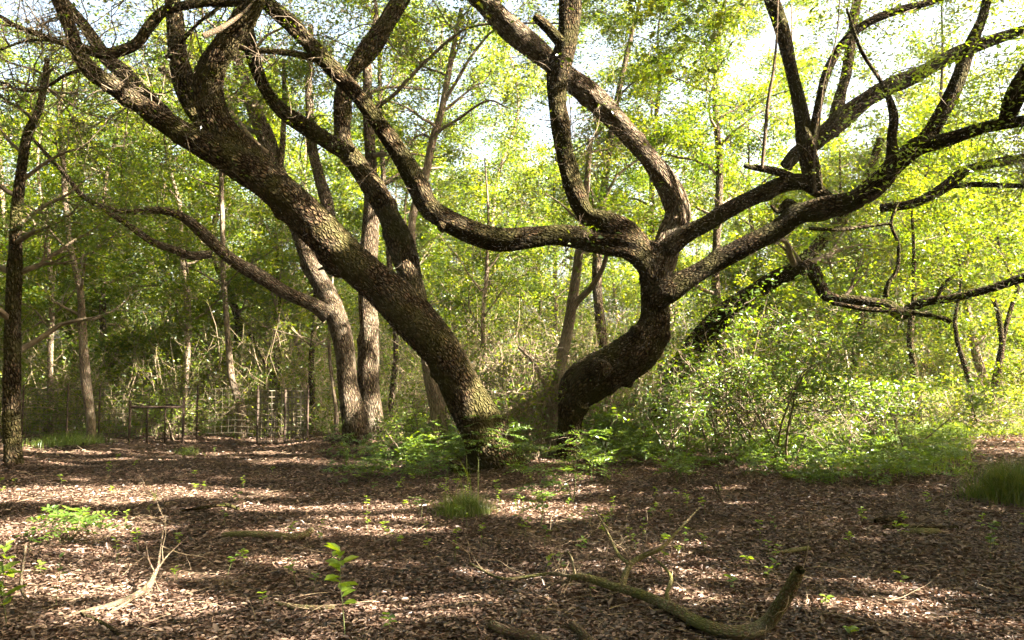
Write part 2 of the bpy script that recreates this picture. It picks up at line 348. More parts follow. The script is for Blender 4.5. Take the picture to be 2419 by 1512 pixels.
# ------------------------------------------------------------------ traced limbs
def limb(geo, pts, D0, D1=None, sides=16, seg=0.06, lump=0.10, seed=0, flare=0, ground_end=False, rough=0.0):
    D1 = D0 if D1 is None else D1
    a = np.array([p[:2] for p in pts], float)
    l = np.concatenate([[0], np.cumsum(np.hypot(*np.diff(a, axis=0).T))]); l /= l[-1]
    cp = []
    for (p, t) in zip(pts, l):
        D = p[3] if len(p) > 3 else D0 + (D1 - D0) * t
        cp.append([*P(p[0], p[1], D), p[2] * D / F / 2])
    cp = np.array(cp)
    if ground_end:
        q = cp[0].copy(); q[2] = -0.12; cp = np.vstack([q, cp]) if cp[0][2] > -0.1 else cp
    tube(geo, cp, sides, seg, lump, seed, flare=flare, rough=rough)
    return cp

def twigs_from(rs, starts, dirs, length, r0, K=7, wander=.25, grav=0.0):
    M = len(starts); Pt = np.zeros((M, K, 3)); Pt[:, 0] = starts; d = unit(dirs)
    step = (length / (K - 1))[:, None]
    for k in range(1, K):
        d = unit(d + rs.normal(0, wander, (M, 3)) + np.array([0, 0, grav])); Pt[:, k] = Pt[:, k - 1] + d * step
    R = np.asarray(r0)[:, None] * np.linspace(1, .25, K)[None]
    return Pt, R

def twiggy(gw, gl, cps, rs, n, length=(.5, 1.6), r=.012, leafn=30, leafsize=.055, sub=4, tmin=0.0, dirbias=(0, 0, .3), leafmat=True, zmin=-9, sub2=3, spread=.10):
    """twigs growing from limbs (list of cp arrays), with sub twigs and leaves at their outer halves"""
    pts = np.vstack([spline(c, .15)[int(len(spline(c, .15)) * tmin):] for c in cps]); pts = pts[pts[:, 2] > zmin]
    if len(pts) == 0: return
    s = pts[rs.randint(0, len(pts), n)]
    d = rs.normal(0, 1, (n, 3)) + np.array(dirbias)
    Pt, R = twigs_from(rs, s[:, :3], d, rs.uniform(*length, n), np.full(n, r) * rs.uniform(.6, 1.2, n))
    vtubes(gw, Pt, R, 4, rs); allp = [Pt]
    cur = Pt; cr = r
    for lv, sb in enumerate((sub, sub2)):
        if not sb: break
        M, K, _ = cur.shape; idx = np.repeat(np.arange(M), sb); kk = rs.randint(2, K, len(idx))
        st = cur[idx, kk]; dd = unit(cur[idx, kk] - cur[idx, kk - 1]) + rs.normal(0, .7, (len(idx), 3))
        ln = rs.uniform(length[0] * .5, length[1] * .5, len(idx)) * (.6 if lv else 1); cr *= .5
        cur, R = twigs_from(rs, st, dd, ln, np.full(len(idx), cr), K=5)
        vtubes(gw, cur, R, 3, rs); allp.append(cur)
    if gl is not None and leafn:
        tips = cur[:, 2:].reshape(-1, 3); c = tips[rs.randint(0, len(tips), n * leafn)]
        c = c + rs.normal(0, spread, c.shape)
        leaves(gl, c, leafsize * rs.uniform(.7, 1.25, len(c)), rs, aspect=.42)

# ---- oak leaning to the left
RS = np.random.RandomState
def oak_leaning():
    b = P(1165, 1120, 12); b[2] = 0
    t = thing('live_oak_tree', 'massive leaning live oak with a rugged trunk slanting up to the left', 'tree', b)
    g = Geo()
    tr = limb(g, [(1172, 1120, 122), (1150, 1045, 106), (1120, 970, 98), (1075, 885, 94), (1020, 800, 100), (962, 735, 104), (883, 662, 92), (800, 590, 88), (720, 508, 88), (640, 435, 84), (570, 392, 78), (480, 342, 64), (400, 292, 54), (330, 248, 46), (268, 205, 40), (215, 165, 38), (183, 118, 32), (162, 60, 30), (138, 0, 30), (115, -60, 28)], 12, 10.6, sides=72, seg=.03, lump=.08, seed=1, ground_end=True, flare=.55, rough=.014)
    g.build('trunk', M_OAK, t)
    cps = [tr[10:]]
    def L(pts, D0, D1, seed, name='limb', **k):
        g = Geo(); c = limb(g, pts, D0, D1, seed=seed, **k); g.build(name, M_OAK, t); cps.append(c[1:]); return c
    L([(660, 455, 70), (600, 400, 84), (548, 345, 82), (508, 275, 68), (492, 210, 66), (505, 150, 68), (540, 95, 62), (575, 45, 52), (602, 0, 48), (620, -70, 44)], 11.6, 11.0, 2, sides=44, seg=.035, lump=.10, rough=.016)
    L([(520, 350, 30), (492, 310, 44), (465, 265, 48), (438, 205, 46), (422, 140, 46), (415, 70, 42), (408, 0, 38), (400, -60, 34)], 11.9, 12.4, 3, sides=24)
    L([(975, 740, 60), (975, 680, 64), (955, 600, 60), (922, 520, 55), (885, 450, 55), (842, 385, 48), (812, 340, 42), (808, 265, 40), (820, 190, 40), (868, 122, 44), (908, 62, 46), (945, 0, 42), (965, -60, 40)], 12.1, 12.6, 4, sides=26)
    L([(830, 365, 36), (790, 345, 38), (722, 300, 38), (660, 255, 34), (625, 208, 32), (602, 150, 30), (587, 80, 32), (577, 0, 34), (570, -60, 30)], 12.1, 11.7, 5, sides=20)
    L([(188, 108, 18), (215, 120, 24), (262, 125, 28), (322, 105, 27), (355, 60, 26), (395, 22, 22), (480, 8, 18), (560, 6, 18), (640, -4, 14)], 10.8, 11.2, 6, sides=18)
    L([(415, 300, 34), (372, 255, 40), (330, 215, 38), (292, 172, 38), (248, 132, 30), (200, 62, 26), (150, 0, 24), (130, -60, 24)], 11.8, 12.4, 7, sides=20)
    L([(180, 110, 14), (140, 100, 13), (90, 80, 13), (40, 62, 11), (5, 40, 9), (-40, 20, 8)], 10.8, 10.0, 8, sides=10)
    L([(190, 165, 10), (150, 180, 9), (110, 205, 7), (60, 215, 6), (-10, 190, 4)], 10.9, 10.2, 9, sides=8)
    L([(250, 215, 9), (200, 160, 10), (150, 105, 8), (70, 95, 7), (0, 118, 5)], 10.7, 10.0, 10, sides=8)
    L([(395, 140, 14), (440, 85, 10), (480, 45, 8), (530, 10, 8)], 11.2, 11.4, 11, sides=8)
    L([(560, 110, 12), (590, 118, 14), (650, 122, 14), (700, 128, 16), (745, 140, 20)], 11.3, 11.6, 12, sides=10)
    # snags, stub and dead twigs
    g = Geo()
    limb(g, [(810, 650, 18), (785, 645, 14), (765, 633, 9), (752, 638, 4)], 11.9, 11.7, sides=8, seed=3)
    g.build('broken_snag', M_OAK, t); g = Geo()
    limb(g, [(480, 85, 14), (515, 70, 13), (545, 52, 11), (575, 30, 8), (595, 8, 5)], 10.6, 10.9, sides=8, seed=5)
    g.build('broken_snag', M_STICKP, t)
    gw = Geo(); gl = Geo(); rs = RS(11)
    up = [c for c in cps]
    twiggy(gw, gl, up, rs, 120, (.5, 1.8), .013, 34, .055, zmin=5.0, dirbias=(-.2, 0, .2))
    twiggy(gw, None, [cps[0][3:], cps[6], cps[8], cps[9], cps[10]], rs, 90, (.5, 1.5), .012, 0, dirbias=(-.6, 0, -.1))
    twiggy(gw, None, [tr[8:], cps[1]], rs, 22, (.4, 1.3), .007, 0, dirbias=(0, -.3, -.7), sub=1, sub2=0)
    # unseen high crown above the picture, spread and thickened to shade the clearing
    hi = []
    for k in range(60):
        s = np.array([rs.uniform(-9, 3), rs.uniform(1, 15), 0]); s[2] = max(6.5, 3.0 + .52 * s[1]); e = s + np.array([rs.uniform(-2, 2), rs.uniform(-2, 2), rs.uniform(1, 2.5)])
        hi.append(np.array([[*s, .06], [*((s + e) / 2 + rs.normal(0, .3, 3)), .04], [*e, .02]])); tube(gw, hi[-1], 6, .3, seed=k)
    twiggy(gw, gl, hi, rs, 360, (.8, 2.0), .014, 230, .13, spread=.3, zmin=6, dirbias=(0, 0, 1.3))
    gw.build('twigs', M_TWIG, t); gl.build('crown', M_LEAF, t)
oak_leaning()

# ---- oak with the elbow trunk on the right
def oak_elbow():
    b = P(1350, 1085, 12.4); b[2] = 0
    t = thing('live_oak_tree', 'gnarled dark live oak whose trunk bends like an elbow and forks into spreading limbs', 'tree', b)
    g = Geo()
    tr = limb(g, [(1352, 1085, 60), (1347, 1020, 56), (1352, 962, 66), (1370, 920, 96), (1410, 887, 110), (1462, 856, 108), (1514, 820, 98), (1545, 765, 76), (1546, 700, 60), (1548, 650, 64), (1545, 615, 70), (1560, 585, 66)], 12.4, 12.3, sides=64, seg=.03, lump=.11, seed=21, ground_end=True, flare=.5, rough=.014)
    g.build('trunk', M_OAKB, t); cps = []
    def L(pts, D0, D1, seed, m=M_OAKB, **k):
        g = Geo(); c = limb(g, pts, D0, D1, seed=seed, **k); g.build('limb', m, t); cps.append(c[1:]); return c
    L([(1548, 660, 60), (1525, 612, 64), (1480, 580, 62), (1430, 572, 56), (1370, 562, 50), (1320, 555, 50), (1255, 562, 50), (1180, 568, 54), (1115, 550, 52), (1055, 520, 50), (1012, 487, 50), (985, 432, 46), (950, 370, 42), (902, 300, 40), (850, 232, 38), (800, 178, 38), (745, 120, 38), (698, 68, 40), (640, 15, 38), (598, -30, 34), (560, -70, 30)], 12.3, 11.4, 22, sides=44, seg=.035, lump=.10, rough=.016)
    L([(1545, 640, 56), (1515, 590, 60), (1470, 550, 62), (1425, 522, 52), (1385, 505, 46), (1358, 455, 44), (1340, 390, 42), (1328, 320, 44), (1316, 245, 44), (1318, 180, 52), (1338, 105, 52), (1344, 40, 54), (1352, -50, 50)], 12.3, 11.9, 23, sides=44, seg=.035, lump=.10, rough=.016)
    L([(1555, 660, 64), (1566, 610, 72), (1580, 560, 56), (1602, 505, 52), (1580, 440, 52), (1530, 370, 50), (1470, 300, 48), (1402, 232, 50), (1340, 182, 50), (1270, 122, 54), (1200, 62, 52), (1140, 0, 46), (1095, -50, 44)], 12.35, 12.6, 24, m=M_GREY, sides=44, seg=.035, lump=.10, rough=.016)
    L([(1575, 590, 50), (1620, 552, 44), (1665, 530, 38), (1710, 503, 38), (1772, 470, 38), (1840, 438, 40), (1892, 430, 40), (1925, 448, 32), (1960, 470, 26), (1998, 500, 30)], 12.2, 12.0, 25, sides=20)
    L([(1545, 715, 50), (1575, 690, 62), (1620, 662, 50), (1690, 620, 46), (1765, 578, 46), (1830, 545, 50), (1885, 508, 50), (1950, 492, 56), (2022, 472, 52), (2078, 430, 46), (2108, 385, 38), (2106, 330, 24), (2110, 270, 18), (2085, 200, 10), (2035, 120, 8), (2000, 20, 6)], 12.2, 11.2, 26, sides=26, seg=.05)
    c = L([(1925, 450, 34), (1915, 400, 40), (1905, 340, 40), (1890, 250, 34), (1866, 150, 30), (1845, 60, 32), (1822, 0, 36), (1805, -50, 34)], 12.0, 12.2, 27, sides=20)
    L([(1918, 335, 24), (1930, 270, 20), (1948, 190, 20), (1968, 140, 20), (2000, 92, 22), (2055, 50, 20), (2130, 22, 18), (2200, 5, 14), (2260, -20, 12)], 12.0, 11.4, 28, sides=14)
    L([(2095, 420, 30), (2135, 375, 40), (2170, 345, 44), (2235, 330, 34), (2320, 302, 28), (2419, 285, 26), (2500, 270, 22)], 11.4, 10.4, 29, sides=18)
    L([(2150, 365, 30), (2195, 320, 38), (2235, 250, 34), (2262, 190, 32), (2290, 110, 28), (2320, 40, 22), (2340, -40, 20)], 11.3, 11.0, 30, sides=18)
    L([(2370, 296, 26), (2385, 262, 36), (2405, 215, 44), (2440, 160, 48)], 10.5, 10.0, 31, sides=18)
    L([(1880, 490, 20), (1860, 480, 22), (1838, 500, 14), (1822, 485, 9)], 12, 11.9, 32, sides=8)
    L([(1870, 415, 14), (1835, 405, 20), (1795, 398, 16), (1758, 392, 9)], 12, 11.8, 33, sides=10)
    g = Geo()
    limb(g, [(1325, 100, 36), (1300, 72, 28), (1285, 58, 24), (1262, 38, 17)], 11.9, 11.7, sides=10, seed=2, rough=.06)
    g.build('broken_stub', M_OAKB, t)
    g = Geo()
    limb(g, [(1800, 396, 8), (1806, 330, 9), (1815, 240, 9), (1828, 160, 7), (1835, 80, 5), (1838, -30, 4)], 11.8, 11.7, sides=8, seed=6)
    g.build('hanging_vine', M_STICKP, t); g = Geo()
    limb(g, [(1925, 455, 7), (1925, 360, 5), (1935, 300, 4), (1945, 200, 4), (1975, 90, 3), (1985, -20, 3)], 11.8, 11.4, sides=6, seed=7)
    g.build('hanging_vine', M_STICKP, t)
    # sawn knots facing the viewer
    for (x, y, r, D) in [(1423, 872, 18, 11.74), (1511, 782, 11, 11.95)]:
        g = Geo(); c = P(x, y, D); r_ = r * D / F
        tube(g, np.array([[*(c + [0, .45, 0]), r_ * 1.5], [*(c + [0, .2, 0]), r_ * 1.35], [*(c + [0, .05, 0]), r_ * 1.15], [*c, r_ * 1.0], [*(c + [0, -.012, 0]), r_ * .75]]), 16, .02, .08, 5)
        k = g.build('knot', M_OAKB, t)
        g = Geo(); tube(g, np.array([[*(c + [0, .01, 0]), r_ * .66], [*(c + [0, -.02, 0]), r_ * .62]]), 14, .01, .05, 6); g.build('cut_face', M_CUT, k)
    for (x, y, r, D) in [(1042, 531, 8, 11.75), (1375, 965, 12, 12.15)]:
        g = Geo(); c = P(x, y, D); r_ = r * D / F
        tube(g, np.array([[*(c + [0, .2, 0]), r_ * 1.5], [*c, r_ * 1.2], [*(c + [0, -.03, 0]), r_ * .9]]), 12, .02, .1, 5)
        k = g.build('hollow_knot', M_OAKB, t)
        g = Geo(); tube(g, np.array([[*(c + [0, 0, 0]), r_ * .7], [*(c + [0, -.04, 0]), r_ * .66]]), 12, .01, .05, 6); g.build('dark_hole_plug', M_HOLE, k)  # solid plug, no opening: the hollow's shade is put into its colour
    gw = Geo(); gl = Geo(); rs = RS(12)
    twiggy(gw, gl, [cps[0][12:], cps[1][5:], cps[2][5:], cps[5][2:]], rs, 90, (.5, 1.6), .010, 30, .06, zmin=5)
    twiggy(gw, None, [cps[0][6:], cps[1], cps[2], cps[3]], rs, 34, (.5, 1.6), .008, 0, sub=2, sub2=1, dirbias=(0, -.2, -.5))
    twiggy(gw, None, [cps[1][-3:], cps[5][-3:], cps[6], cps[4][-6:]], rs, 16, (.6, 1.6), .009, 0, sub=3, sub2=2)
    gy = Geo()
    twiggy(gw, gy, [cps[4][-5:], cps[6][2:], cps[7], cps[8], cps[6][4:], cps[9]], rs, 190, (.4, 1.4), .008, 42, .08, sub=3, sub2=2, dirbias=(.2, -.3, .1), spread=.07)
    gy.build('young_leaves', M_LEAFY, t)
    hi = []  # unseen crown overhead, spread wide and thickened to cast shade
    for k in range(66):
        s = np.array([rs.uniform(0, 13), rs.uniform(1, 15), 0]); s[2] = max(6.5, 3.0 + .52 * s[1]); e = s + np.array([rs.uniform(-2, 2), rs.uniform(-2, 2), rs.uniform(1, 2.5)])
        hi.append(np.array([[*s, .06], [*((s + e) / 2 + rs.normal(0, .3, 3)), .04], [*e, .02]])); tube(gw, hi[-1], 6, .3, seed=k)
    twiggy(gw, gl, hi, rs, 420, (.8, 2.0), .014, 230, .13, spread=.3, zmin=6, dirbias=(0, 0, 1.3))
    gw.build('twigs', M_TWIG, t); gl.build('crown', M_LEAF, t)
oak_elbow()

# ------------------------------------------------------------------ grown trees
def crown(gw, gl, rs, cp, H, cw, nl, ls, first=.3, nlimb=12, sub=3, spread=.15, updir=.55, leafz=None):
    """limbs along a trunk spline cp and leaves round the branch tips"""
    s = spline(cp, .25); n = len(s); M = nlimb
    t = np.linspace(first, .98, M) + rs.uniform(-.03, .03, M); ix = np.clip((t * (n - 1)).astype(int), 0, n - 1)
    az = np.arange(M) * 2.4 + rs.uniform(0, 6.3); d = np.stack([np.cos(az), np.sin(az), np.full(M, updir) + rs.uniform(-.3, .4, M)], -1)
    ln = cw * .5 * rs.uniform(.65, 1.15, M) * (1 - .45 * np.clip((t - first) / (1 - first), 0, 1))
    Pt, R = twigs_from(rs, s[ix, :3], d, ln, np.maximum(s[ix, 3] * .5, .012), 8, .18, .03)
    vtubes(gw, Pt, R, 5, rs)
    idx = np.repeat(np.arange(M), sub * 2); kk = rs.randint(2, 8, len(idx)); st = Pt[idx, kk]
    dd = unit(Pt[idx, kk] - Pt[idx, kk - 1]) + rs.normal(0, .65, (len(idx), 3))
    P2, R2 = twigs_from(rs, st, dd, cw * rs.uniform(.10, .24, len(idx)), R[idx, kk] * .55, 6, .25)
    vtubes(gw, P2, R2, 4, rs)
    idx = np.repeat(np.arange(len(P2)), 4); kk = rs.randint(1, 6, len(idx))
    P3, R3 = twigs_from(rs, P2[idx, kk], rs.normal(0, 1, (len(idx), 3)), cw * rs.uniform(.05, .13, len(idx)), np.full(len(idx), .006), 4, .3)
    vtubes(gw, P3, R3, 3, rs)
    tips = P3[:, 1:].reshape(-1, 3); tone = rs.uniform(0, 1, len(P3)).repeat(3)
    wgt = rs.uniform(0, 1, len(P3)).repeat(3) ** 2.2; q = rs.choice(len(tips), nl, p=wgt / wgt.sum()); c = tips[q] + rs.normal(0, spread, (nl, 3)) * np.array([1, 1, .6])
    leaves(gl, c, ls * rs.uniform(.6, 1.3, nl), rs, tone=np.clip(tone[q] + rs.normal(0, .15, nl), 0, 1))

def wood_tree(label, pts, D, nl=12000, ls=.085, cw=4.5, first=.35, bark=None, leafm=None, nlimb=12, name='woodland_tree', cat='tree', flare=.25, group='woodland trees around the clearing', seed=0, extra=None, sides=12, D1=None, top=None):
    """pts: pixel trace of the trunk; top: extra metres of trunk above the last point"""
    b = P(pts[0][0], pts[0][1], D); b[2] = 0
    t = thing(name, label, cat, b, group)
    gt = Geo(); cp = limb(gt, pts, D, D1, sides=sides, seg=.12, lump=.06, seed=seed, ground_end=True, flare=flare)
    rs = RS(seed + 100)
    if top:
        e = cp[-1].copy(); k = e[:3] + np.array([rs.uniform(-.5, .5), rs.uniform(-.5, .5), top]); tp = np.array([e, [*((e[:3] + k) / 2 + rs.normal(0, .15, 3)), e[3] * .6], [*k, .015]])
        tube(gt, tp, 8, .3, .05, seed); cp = np.vstack([cp, tp[1:]])
    gt.build('trunk', bark or M_GREY, t)
    gw = Geo(); gl = Geo(); cps = [cp]
    for (ep, D0, D1) in (extra or []):
        g = Geo(); c = limb(g, ep, D0, D1, sides=12, seed=seed + 5); g.build('limb', bark or M_GREY, t); cps.append(c)
    crown(gw, gl, rs, cp, 0, cw, nl, ls, first, nlimb)
    for c in cps[1:]: twiggy(gw, gl, [c[2:]], rs, 34 if seed == 13 else 14, (.4, 1.3), .008, 34 if seed == 13 else 22, ls)
    gw.build('branches', M_TWIG, t); gl.build('crown', leafm or M_LEAFB, t)
    return t

wood_tree('double oak beside the leaning oak, sending a long mossy limb out to the left', [(838, 1008, 60), (822, 900, 46), (807, 790, 50), (780, 710, 48), (745, 645, 44), (722, 590, 40), (700, 520, 40), (668, 430, 38), (640, 370, 30), (608, 290, 26), (572, 200, 22), (550, 90, 18)], 15.5, first=.6, cw=5, bark=M_GREY, seed=1, top=1.5, D1=16, sides=20,
    extra=[([(775, 745, 44), (740, 722, 34), (680, 692, 34), (620, 657, 34), (560, 622, 30), (520, 590, 28), (470, 542, 25), (430, 512, 22), (380, 498, 18), (300, 500, 14), (250, 490, 14), (200, 468, 12), (150, 408, 11), (75, 325, 7)], 15.5, 13),
           ([(500, 600, 20), (450, 605, 22), (410, 590, 20), (360, 570, 18), (300, 530, 15), (240, 490, 12), (190, 462, 9)], 14.2, 13.4),
           ([(800, 640, 30), (782, 540, 32), (772, 480, 30), (752, 410, 26), (735, 330, 22), (730, 200, 18), (735, 60, 14)], 15.9, 16.4),
           ([(662, 420, 30), (655, 380, 22), (640, 320, 20), (610, 260, 18), (560, 130, 16)], 15.8, 16.2),
           ([(660, 395, 18), (668, 330, 14), (672, 250, 12), (670, 140, 8)], 15.8, 15.6),
           ([(690, 460, 34), (600, 350, 28), (540, 300, 22), (440, 215, 20), (380, 160, 18)], 15.9, 16.4)])
wood_tree('straight grey tree standing just right of the double oak', [(874, 1006, 60), (870, 900, 50), (872, 780, 48), (868, 700, 42), (872, 600, 40), (876, 500, 36), (876, 400, 30), (870, 280, 24), (866, 140, 20)], 16, bark=M_GREY, first=.6, seed=2, top=1.5, sides=20)
wood_tree('small sunlit trunk tucked behind the foot of the leaning oak', [(1042, 1062, 40), (1032, 950, 38), (1014, 870, 34), (1000, 790, 26), (982, 700, 22), (974, 600, 20), (975, 510, 20), (1005, 415, 20), (1022, 333, 18), (1042, 267, 16), (1064, 150, 14), (1090, 20, 10)], 13.4, D1=14.5, nl=1500, bark=M_PALE, first=.7, cw=3, seed=3, nlimb=8,
    extra=[([(1012, 400, 8), (1025, 330, 9), (1045, 305, 8), (1080, 283, 7), (1150, 238, 5), (1200, 255, 3)], 14.3, 13.8), ([(1045, 250, 9), (1080, 190, 8), (1130, 110, 6), (1190, 60, 5), (1320, 55, 4)], 14.3, 13.6), ([(880, 260, 12), (930, 225, 9), (980, 170, 8), (1060, 95, 8), (1110, 65, 6), (1200, 50, 5)], 13.6, 13)])
wood_tree('slim forked trunk between the two big oaks', [(1306, 1082, 28), (1303, 980, 27), (1320, 880, 27), (1345, 760, 26), (1362, 640, 22), (1372, 560, 18), (1385, 450, 14), (1395, 330, 12)], 12.9, D1=13.4, nl=1500, bark=M_PALE, cw=2.6, first=.5, seed=4, nlimb=10, leafm=M_LEAF,
    extra=[([(1345, 750, 16), (1365, 712, 16), (1395, 680, 14), (1425, 630, 11), (1440, 560, 8)], 12.9, 12.6), ([(1300, 960, 12), (1280, 900, 12), (1255, 850, 10), (1225, 820, 6)], 12.9, 12.7)])
wood_tree('brown straight trunk at the left edge of the clearing', [(32, 1112, 38), (28, 950, 38), (30, 800, 34), (34, 650, 32), (40, 500, 26), (62, 330, 20), (95, 250, 18), (112, 140, 12)], 12, nl=7000, bark=M_OAK, cw=4, first=.35, seed=5, leafm=M_LEAF, ls=.06, sides=16)
wood_tree('slender leaning tree behind the sunlit grass tuft on the left', [(215, 990, 20), (203, 900, 22), (195, 780, 18), (190, 690, 16), (175, 620, 14), (160, 540, 14), (150, 400, 12), (140, 250, 10)], 16.5, bark=M_PALE, seed=6, first=.3, top=1)
wood_tree('thin curved tree with a sunlit foot behind the wire fence', [(572, 975, 22), (555, 920, 17), (545, 880, 15), (535, 750, 13), (528, 650, 12), (525, 500, 11), (520, 350, 9)], 18, bark=M_PALE, seed=7, top=1.5)
wood_tree('pale forked tree rising under the long mossy limb', [(430, 960, 16), (440, 850, 16), (445, 760, 16), (436, 650, 14), (430, 600, 12), (425, 480, 10)], 20, bark=M_PALE, seed=8, top=2)
wood_tree('dark twin stemmed tree above the wire cages', [(648, 915, 26), (655, 860, 18), (652, 780, 14), (658, 700, 12), (655, 600, 10)], 20, bark=M_OAKB, seed=9, top=2,
    extra=[([(648, 905, 16), (630, 860, 14), (610, 820, 10), (590, 790, 7)], 20, 20)])
wood_tree('dark sapling left of the double oak', [(738, 960, 14), (735, 860, 14), (742, 780, 12), (745, 700, 10)], 20, bark=M_OAKB, seed=10, top=2)
wood_tree('pair of pale saplings right behind the wire cages', [(795, 975, 10), (785, 900, 9), (778, 820, 8), (780, 720, 7)], 17.5, bark=M_PALE, seed=12, top=2, nl=2500, extra=[([(808, 972, 9), (805, 900, 9), (800, 820, 8), (804, 760, 6)], 17.5, 17.4)])
wood_tree('large dark oak behind the elbow oak with limbs reaching over the sunny bush', [(1540, 1012, 42), (1572, 930, 46), (1612, 860, 54), (1665, 790, 56), (1735, 725, 48), (1820, 665, 40), (1905, 632, 36), (1932, 662, 32), (1955, 700, 28), (2030, 712, 24), (2100, 722, 26), (2130, 745, 34), (2175, 715, 22), (2262, 702, 18), (2340, 682, 20), (2440, 648, 20)], 16, D1=12.5, nl=5000, bark=M_OAKB, cw=4, first=.55, seed=13, sides=20, leafm=M_LEAF,
    extra=[([(1850, 655, 34), (1905, 610, 34), (1950, 560, 32), (1985, 520, 28), (2040, 440, 22), (2080, 330, 18)], 15.5, 16),
           ([(1855, 395, 30), (1880, 365, 36), (1925, 335, 46), (1985, 285, 48), (2040, 240, 44), (2100, 205, 38), (2170, 175, 34), (2270, 122, 30), (2419, 70, 22), (2500, 40, 18)], 14.5, 13.5),
           ([(1965, 320, 32), (1985, 225, 28), (2000, 170, 26), (2015, 60, 22), (2030, -30, 18)], 14.4, 14.6),
           ([(2080, 492, 22), (2160, 480, 24), (2232, 442, 28), (2290, 400, 24), (2419, 372, 18), (2500, 360, 14)], 14.5, 13.5),
           ([(2230, 442, 14), (2300, 436, 14), (2419, 440, 12)], 14.3, 13.6),
           ([(2092, 702, 14), (2098, 670, 10), (2119, 637, 9), (2122, 577, 8), (2105, 530, 8), (2120, 480, 6)], 12.9, 12.9),
           ([(1912, 540, 9), (1979, 543, 10), (2045, 535, 9), (2108, 527, 7)], 12.9, 12.9),
           ([(1965, 716, 10), (2045, 730, 13), (2112, 734, 13), (2179, 742, 13), (2229, 752, 13), (2245, 762, 11)], 12.7, 12.5),
           ([(2210, 708, 9), (2232, 670, 9), (2255, 650, 6)], 12.6, 12.5)])
wood_tree('dark trunk with a forked top far back on the right', [(2350, 935, 22), (2362, 850, 15), (2370, 800, 12), (2385, 740, 10), (2405, 680, 10)], 20, bark=M_OAKB, seed=14, top=2, extra=[([(2368, 810, 12), (2358, 740, 11), (2340, 690, 8)], 20, 20)])
wood_tree('slanting dark sapling right of the sunny bush', [(2300, 945, 14), (2285, 880, 13), (2265, 820, 12), (2255, 760, 9)], 19, bark=M_OAKB, seed=15, top=3)
wood_tree('dark crooked stem close behind the sunny bush', [(2165, 955, 22), (2160, 880, 18), (2150, 800, 15), (2160, 700, 12)], 18.5, bark=M_OAKB, seed=16, top=3)
wood_tree('thin pale tree left of the elbow trunk in the tangled brush', [(1130, 985, 12), (1150, 900, 12), (1140, 780, 10), (1150, 640, 9)], 17, bark=M_PALE, seed=17, top=2.5, nl=3500)
wood_tree('leafy yellow green tree filling the gap right of the upright limb', [(1440, 960, 26), (1425, 820, 24), (1410, 640, 22), (1430, 420, 18), (1455, 250, 14), (1490, 90, 11)], 17, bark=M_GREY, seed=18, top=2.5, nl=30000, cw=4.8, nlimb=18, first=.35)
wood_tree('tall leafy tree rising between the lit limb and the right hand limbs', [(1690, 960, 26), (1702, 820, 24), (1690, 640, 20), (1700, 420, 18), (1690, 240, 14), (1700, 60, 10)], 18.5, bark=M_GREY, seed=19, top=3, nl=38000, cw=6, nlimb=20, first=.3, leafm=M_LEAFB)
wood_tree('slim tree behind the lit limb with thin dark branches', [(1570, 960, 18), (1560, 820, 16), (1545, 640, 14), (1540, 400, 12), (1560, 180, 9)], 19.5, bark=M_GREY, seed=20, top=2.5, nl=22000, cw=5, nlimb=16, first=.3)
wood_tree('thin tree rising behind the straight grey tree', [(925, 950, 14), (935, 800, 13), (915, 560, 13), (900, 300, 11), (895, 60, 9)], 18, bark=M_GREY, seed=21, top=1, nl=9000, cw=4)
wood_tree('thin grey stem behind the long limb at far left', [(120, 990, 14), (118, 850, 13), (122, 700, 12), (112, 560, 10)], 19, bark=M_PALE, seed=22, top=3)

# ---- background rows: labelled by what they stand beside
rsb = RS(77)
rows = [(980, 31, 16, 8, 17000, 'tall pale tree rising behind the upright end of the small sunlit trunk'), (1130, 27, 15, 7, 15000, 'tall bright tree closing the gap between the two oaks'), (1290, 33, 18, 9, 17000, 'tall hazy tree behind the broken stub'), (860, 29, 15, 7, 14000, 'tall tree behind the top of the straight grey tree'),
    (1960, 30, 17, 8, 17000, 'tall tree behind the forked upright limb on the right'), (2180, 24, 14, 7, 15000, 'tall tree behind the crossing limbs at upper right'), (400, 30, 16, 8, 15000, 'tall tree behind the curved limbs at upper left'),
      # px, D, height, crown, n, label
    (20, 22, 11, 6, 16000, 'dense green tree behind the left edge trunk'), (130, 25, 12, 7, 16000, 'broad tree top left beyond the slender leaning tree'),
    (260, 21, 9, 5, 13000, 'green tree under the far end of the long mossy limb'), (350, 26, 12, 7, 16000, 'tree with open crown beyond the rusty frame'),
    (480, 22, 9, 5, 13000, 'green tree beyond the thin curved tree'), (600, 27, 12, 7, 16000, 'tree beyond the dark twin stemmed tree'),
    (700, 23, 10, 5, 10000, 'tree seen between the big leaning trunk and its limbs'), (930, 25, 9, 5, 9000, 'light green tree behind the straight grey tree'),
    (1060, 29, 11, 6, 9000, 'hazy pale tree between the oaks'), (1190, 24, 6.5, 5, 9000, 'low bright tree above the tangled brush between the oaks'),
    (1280, 30, 10, 7, 9000, 'far pale tree behind the slim forked trunk'), (1800, 24, 9, 6, 16000, 'bright tree beyond the right fork of the elbow oak'),
    (1900, 28, 9, 6, 10000, 'bright low tree under the crossing right limbs'), (2050, 23, 8, 6, 16000, 'sunlit tree above the low dark limb on the right'),
    (2200, 26, 10, 7, 14000, 'tree beyond the slanting dark sapling'), (2330, 22, 7.5, 6, 16000, 'dark green tree at the right side of the clearing'),
    (2450, 25, 11, 7, 14000, 'tree cut off by the right edge of the view')]
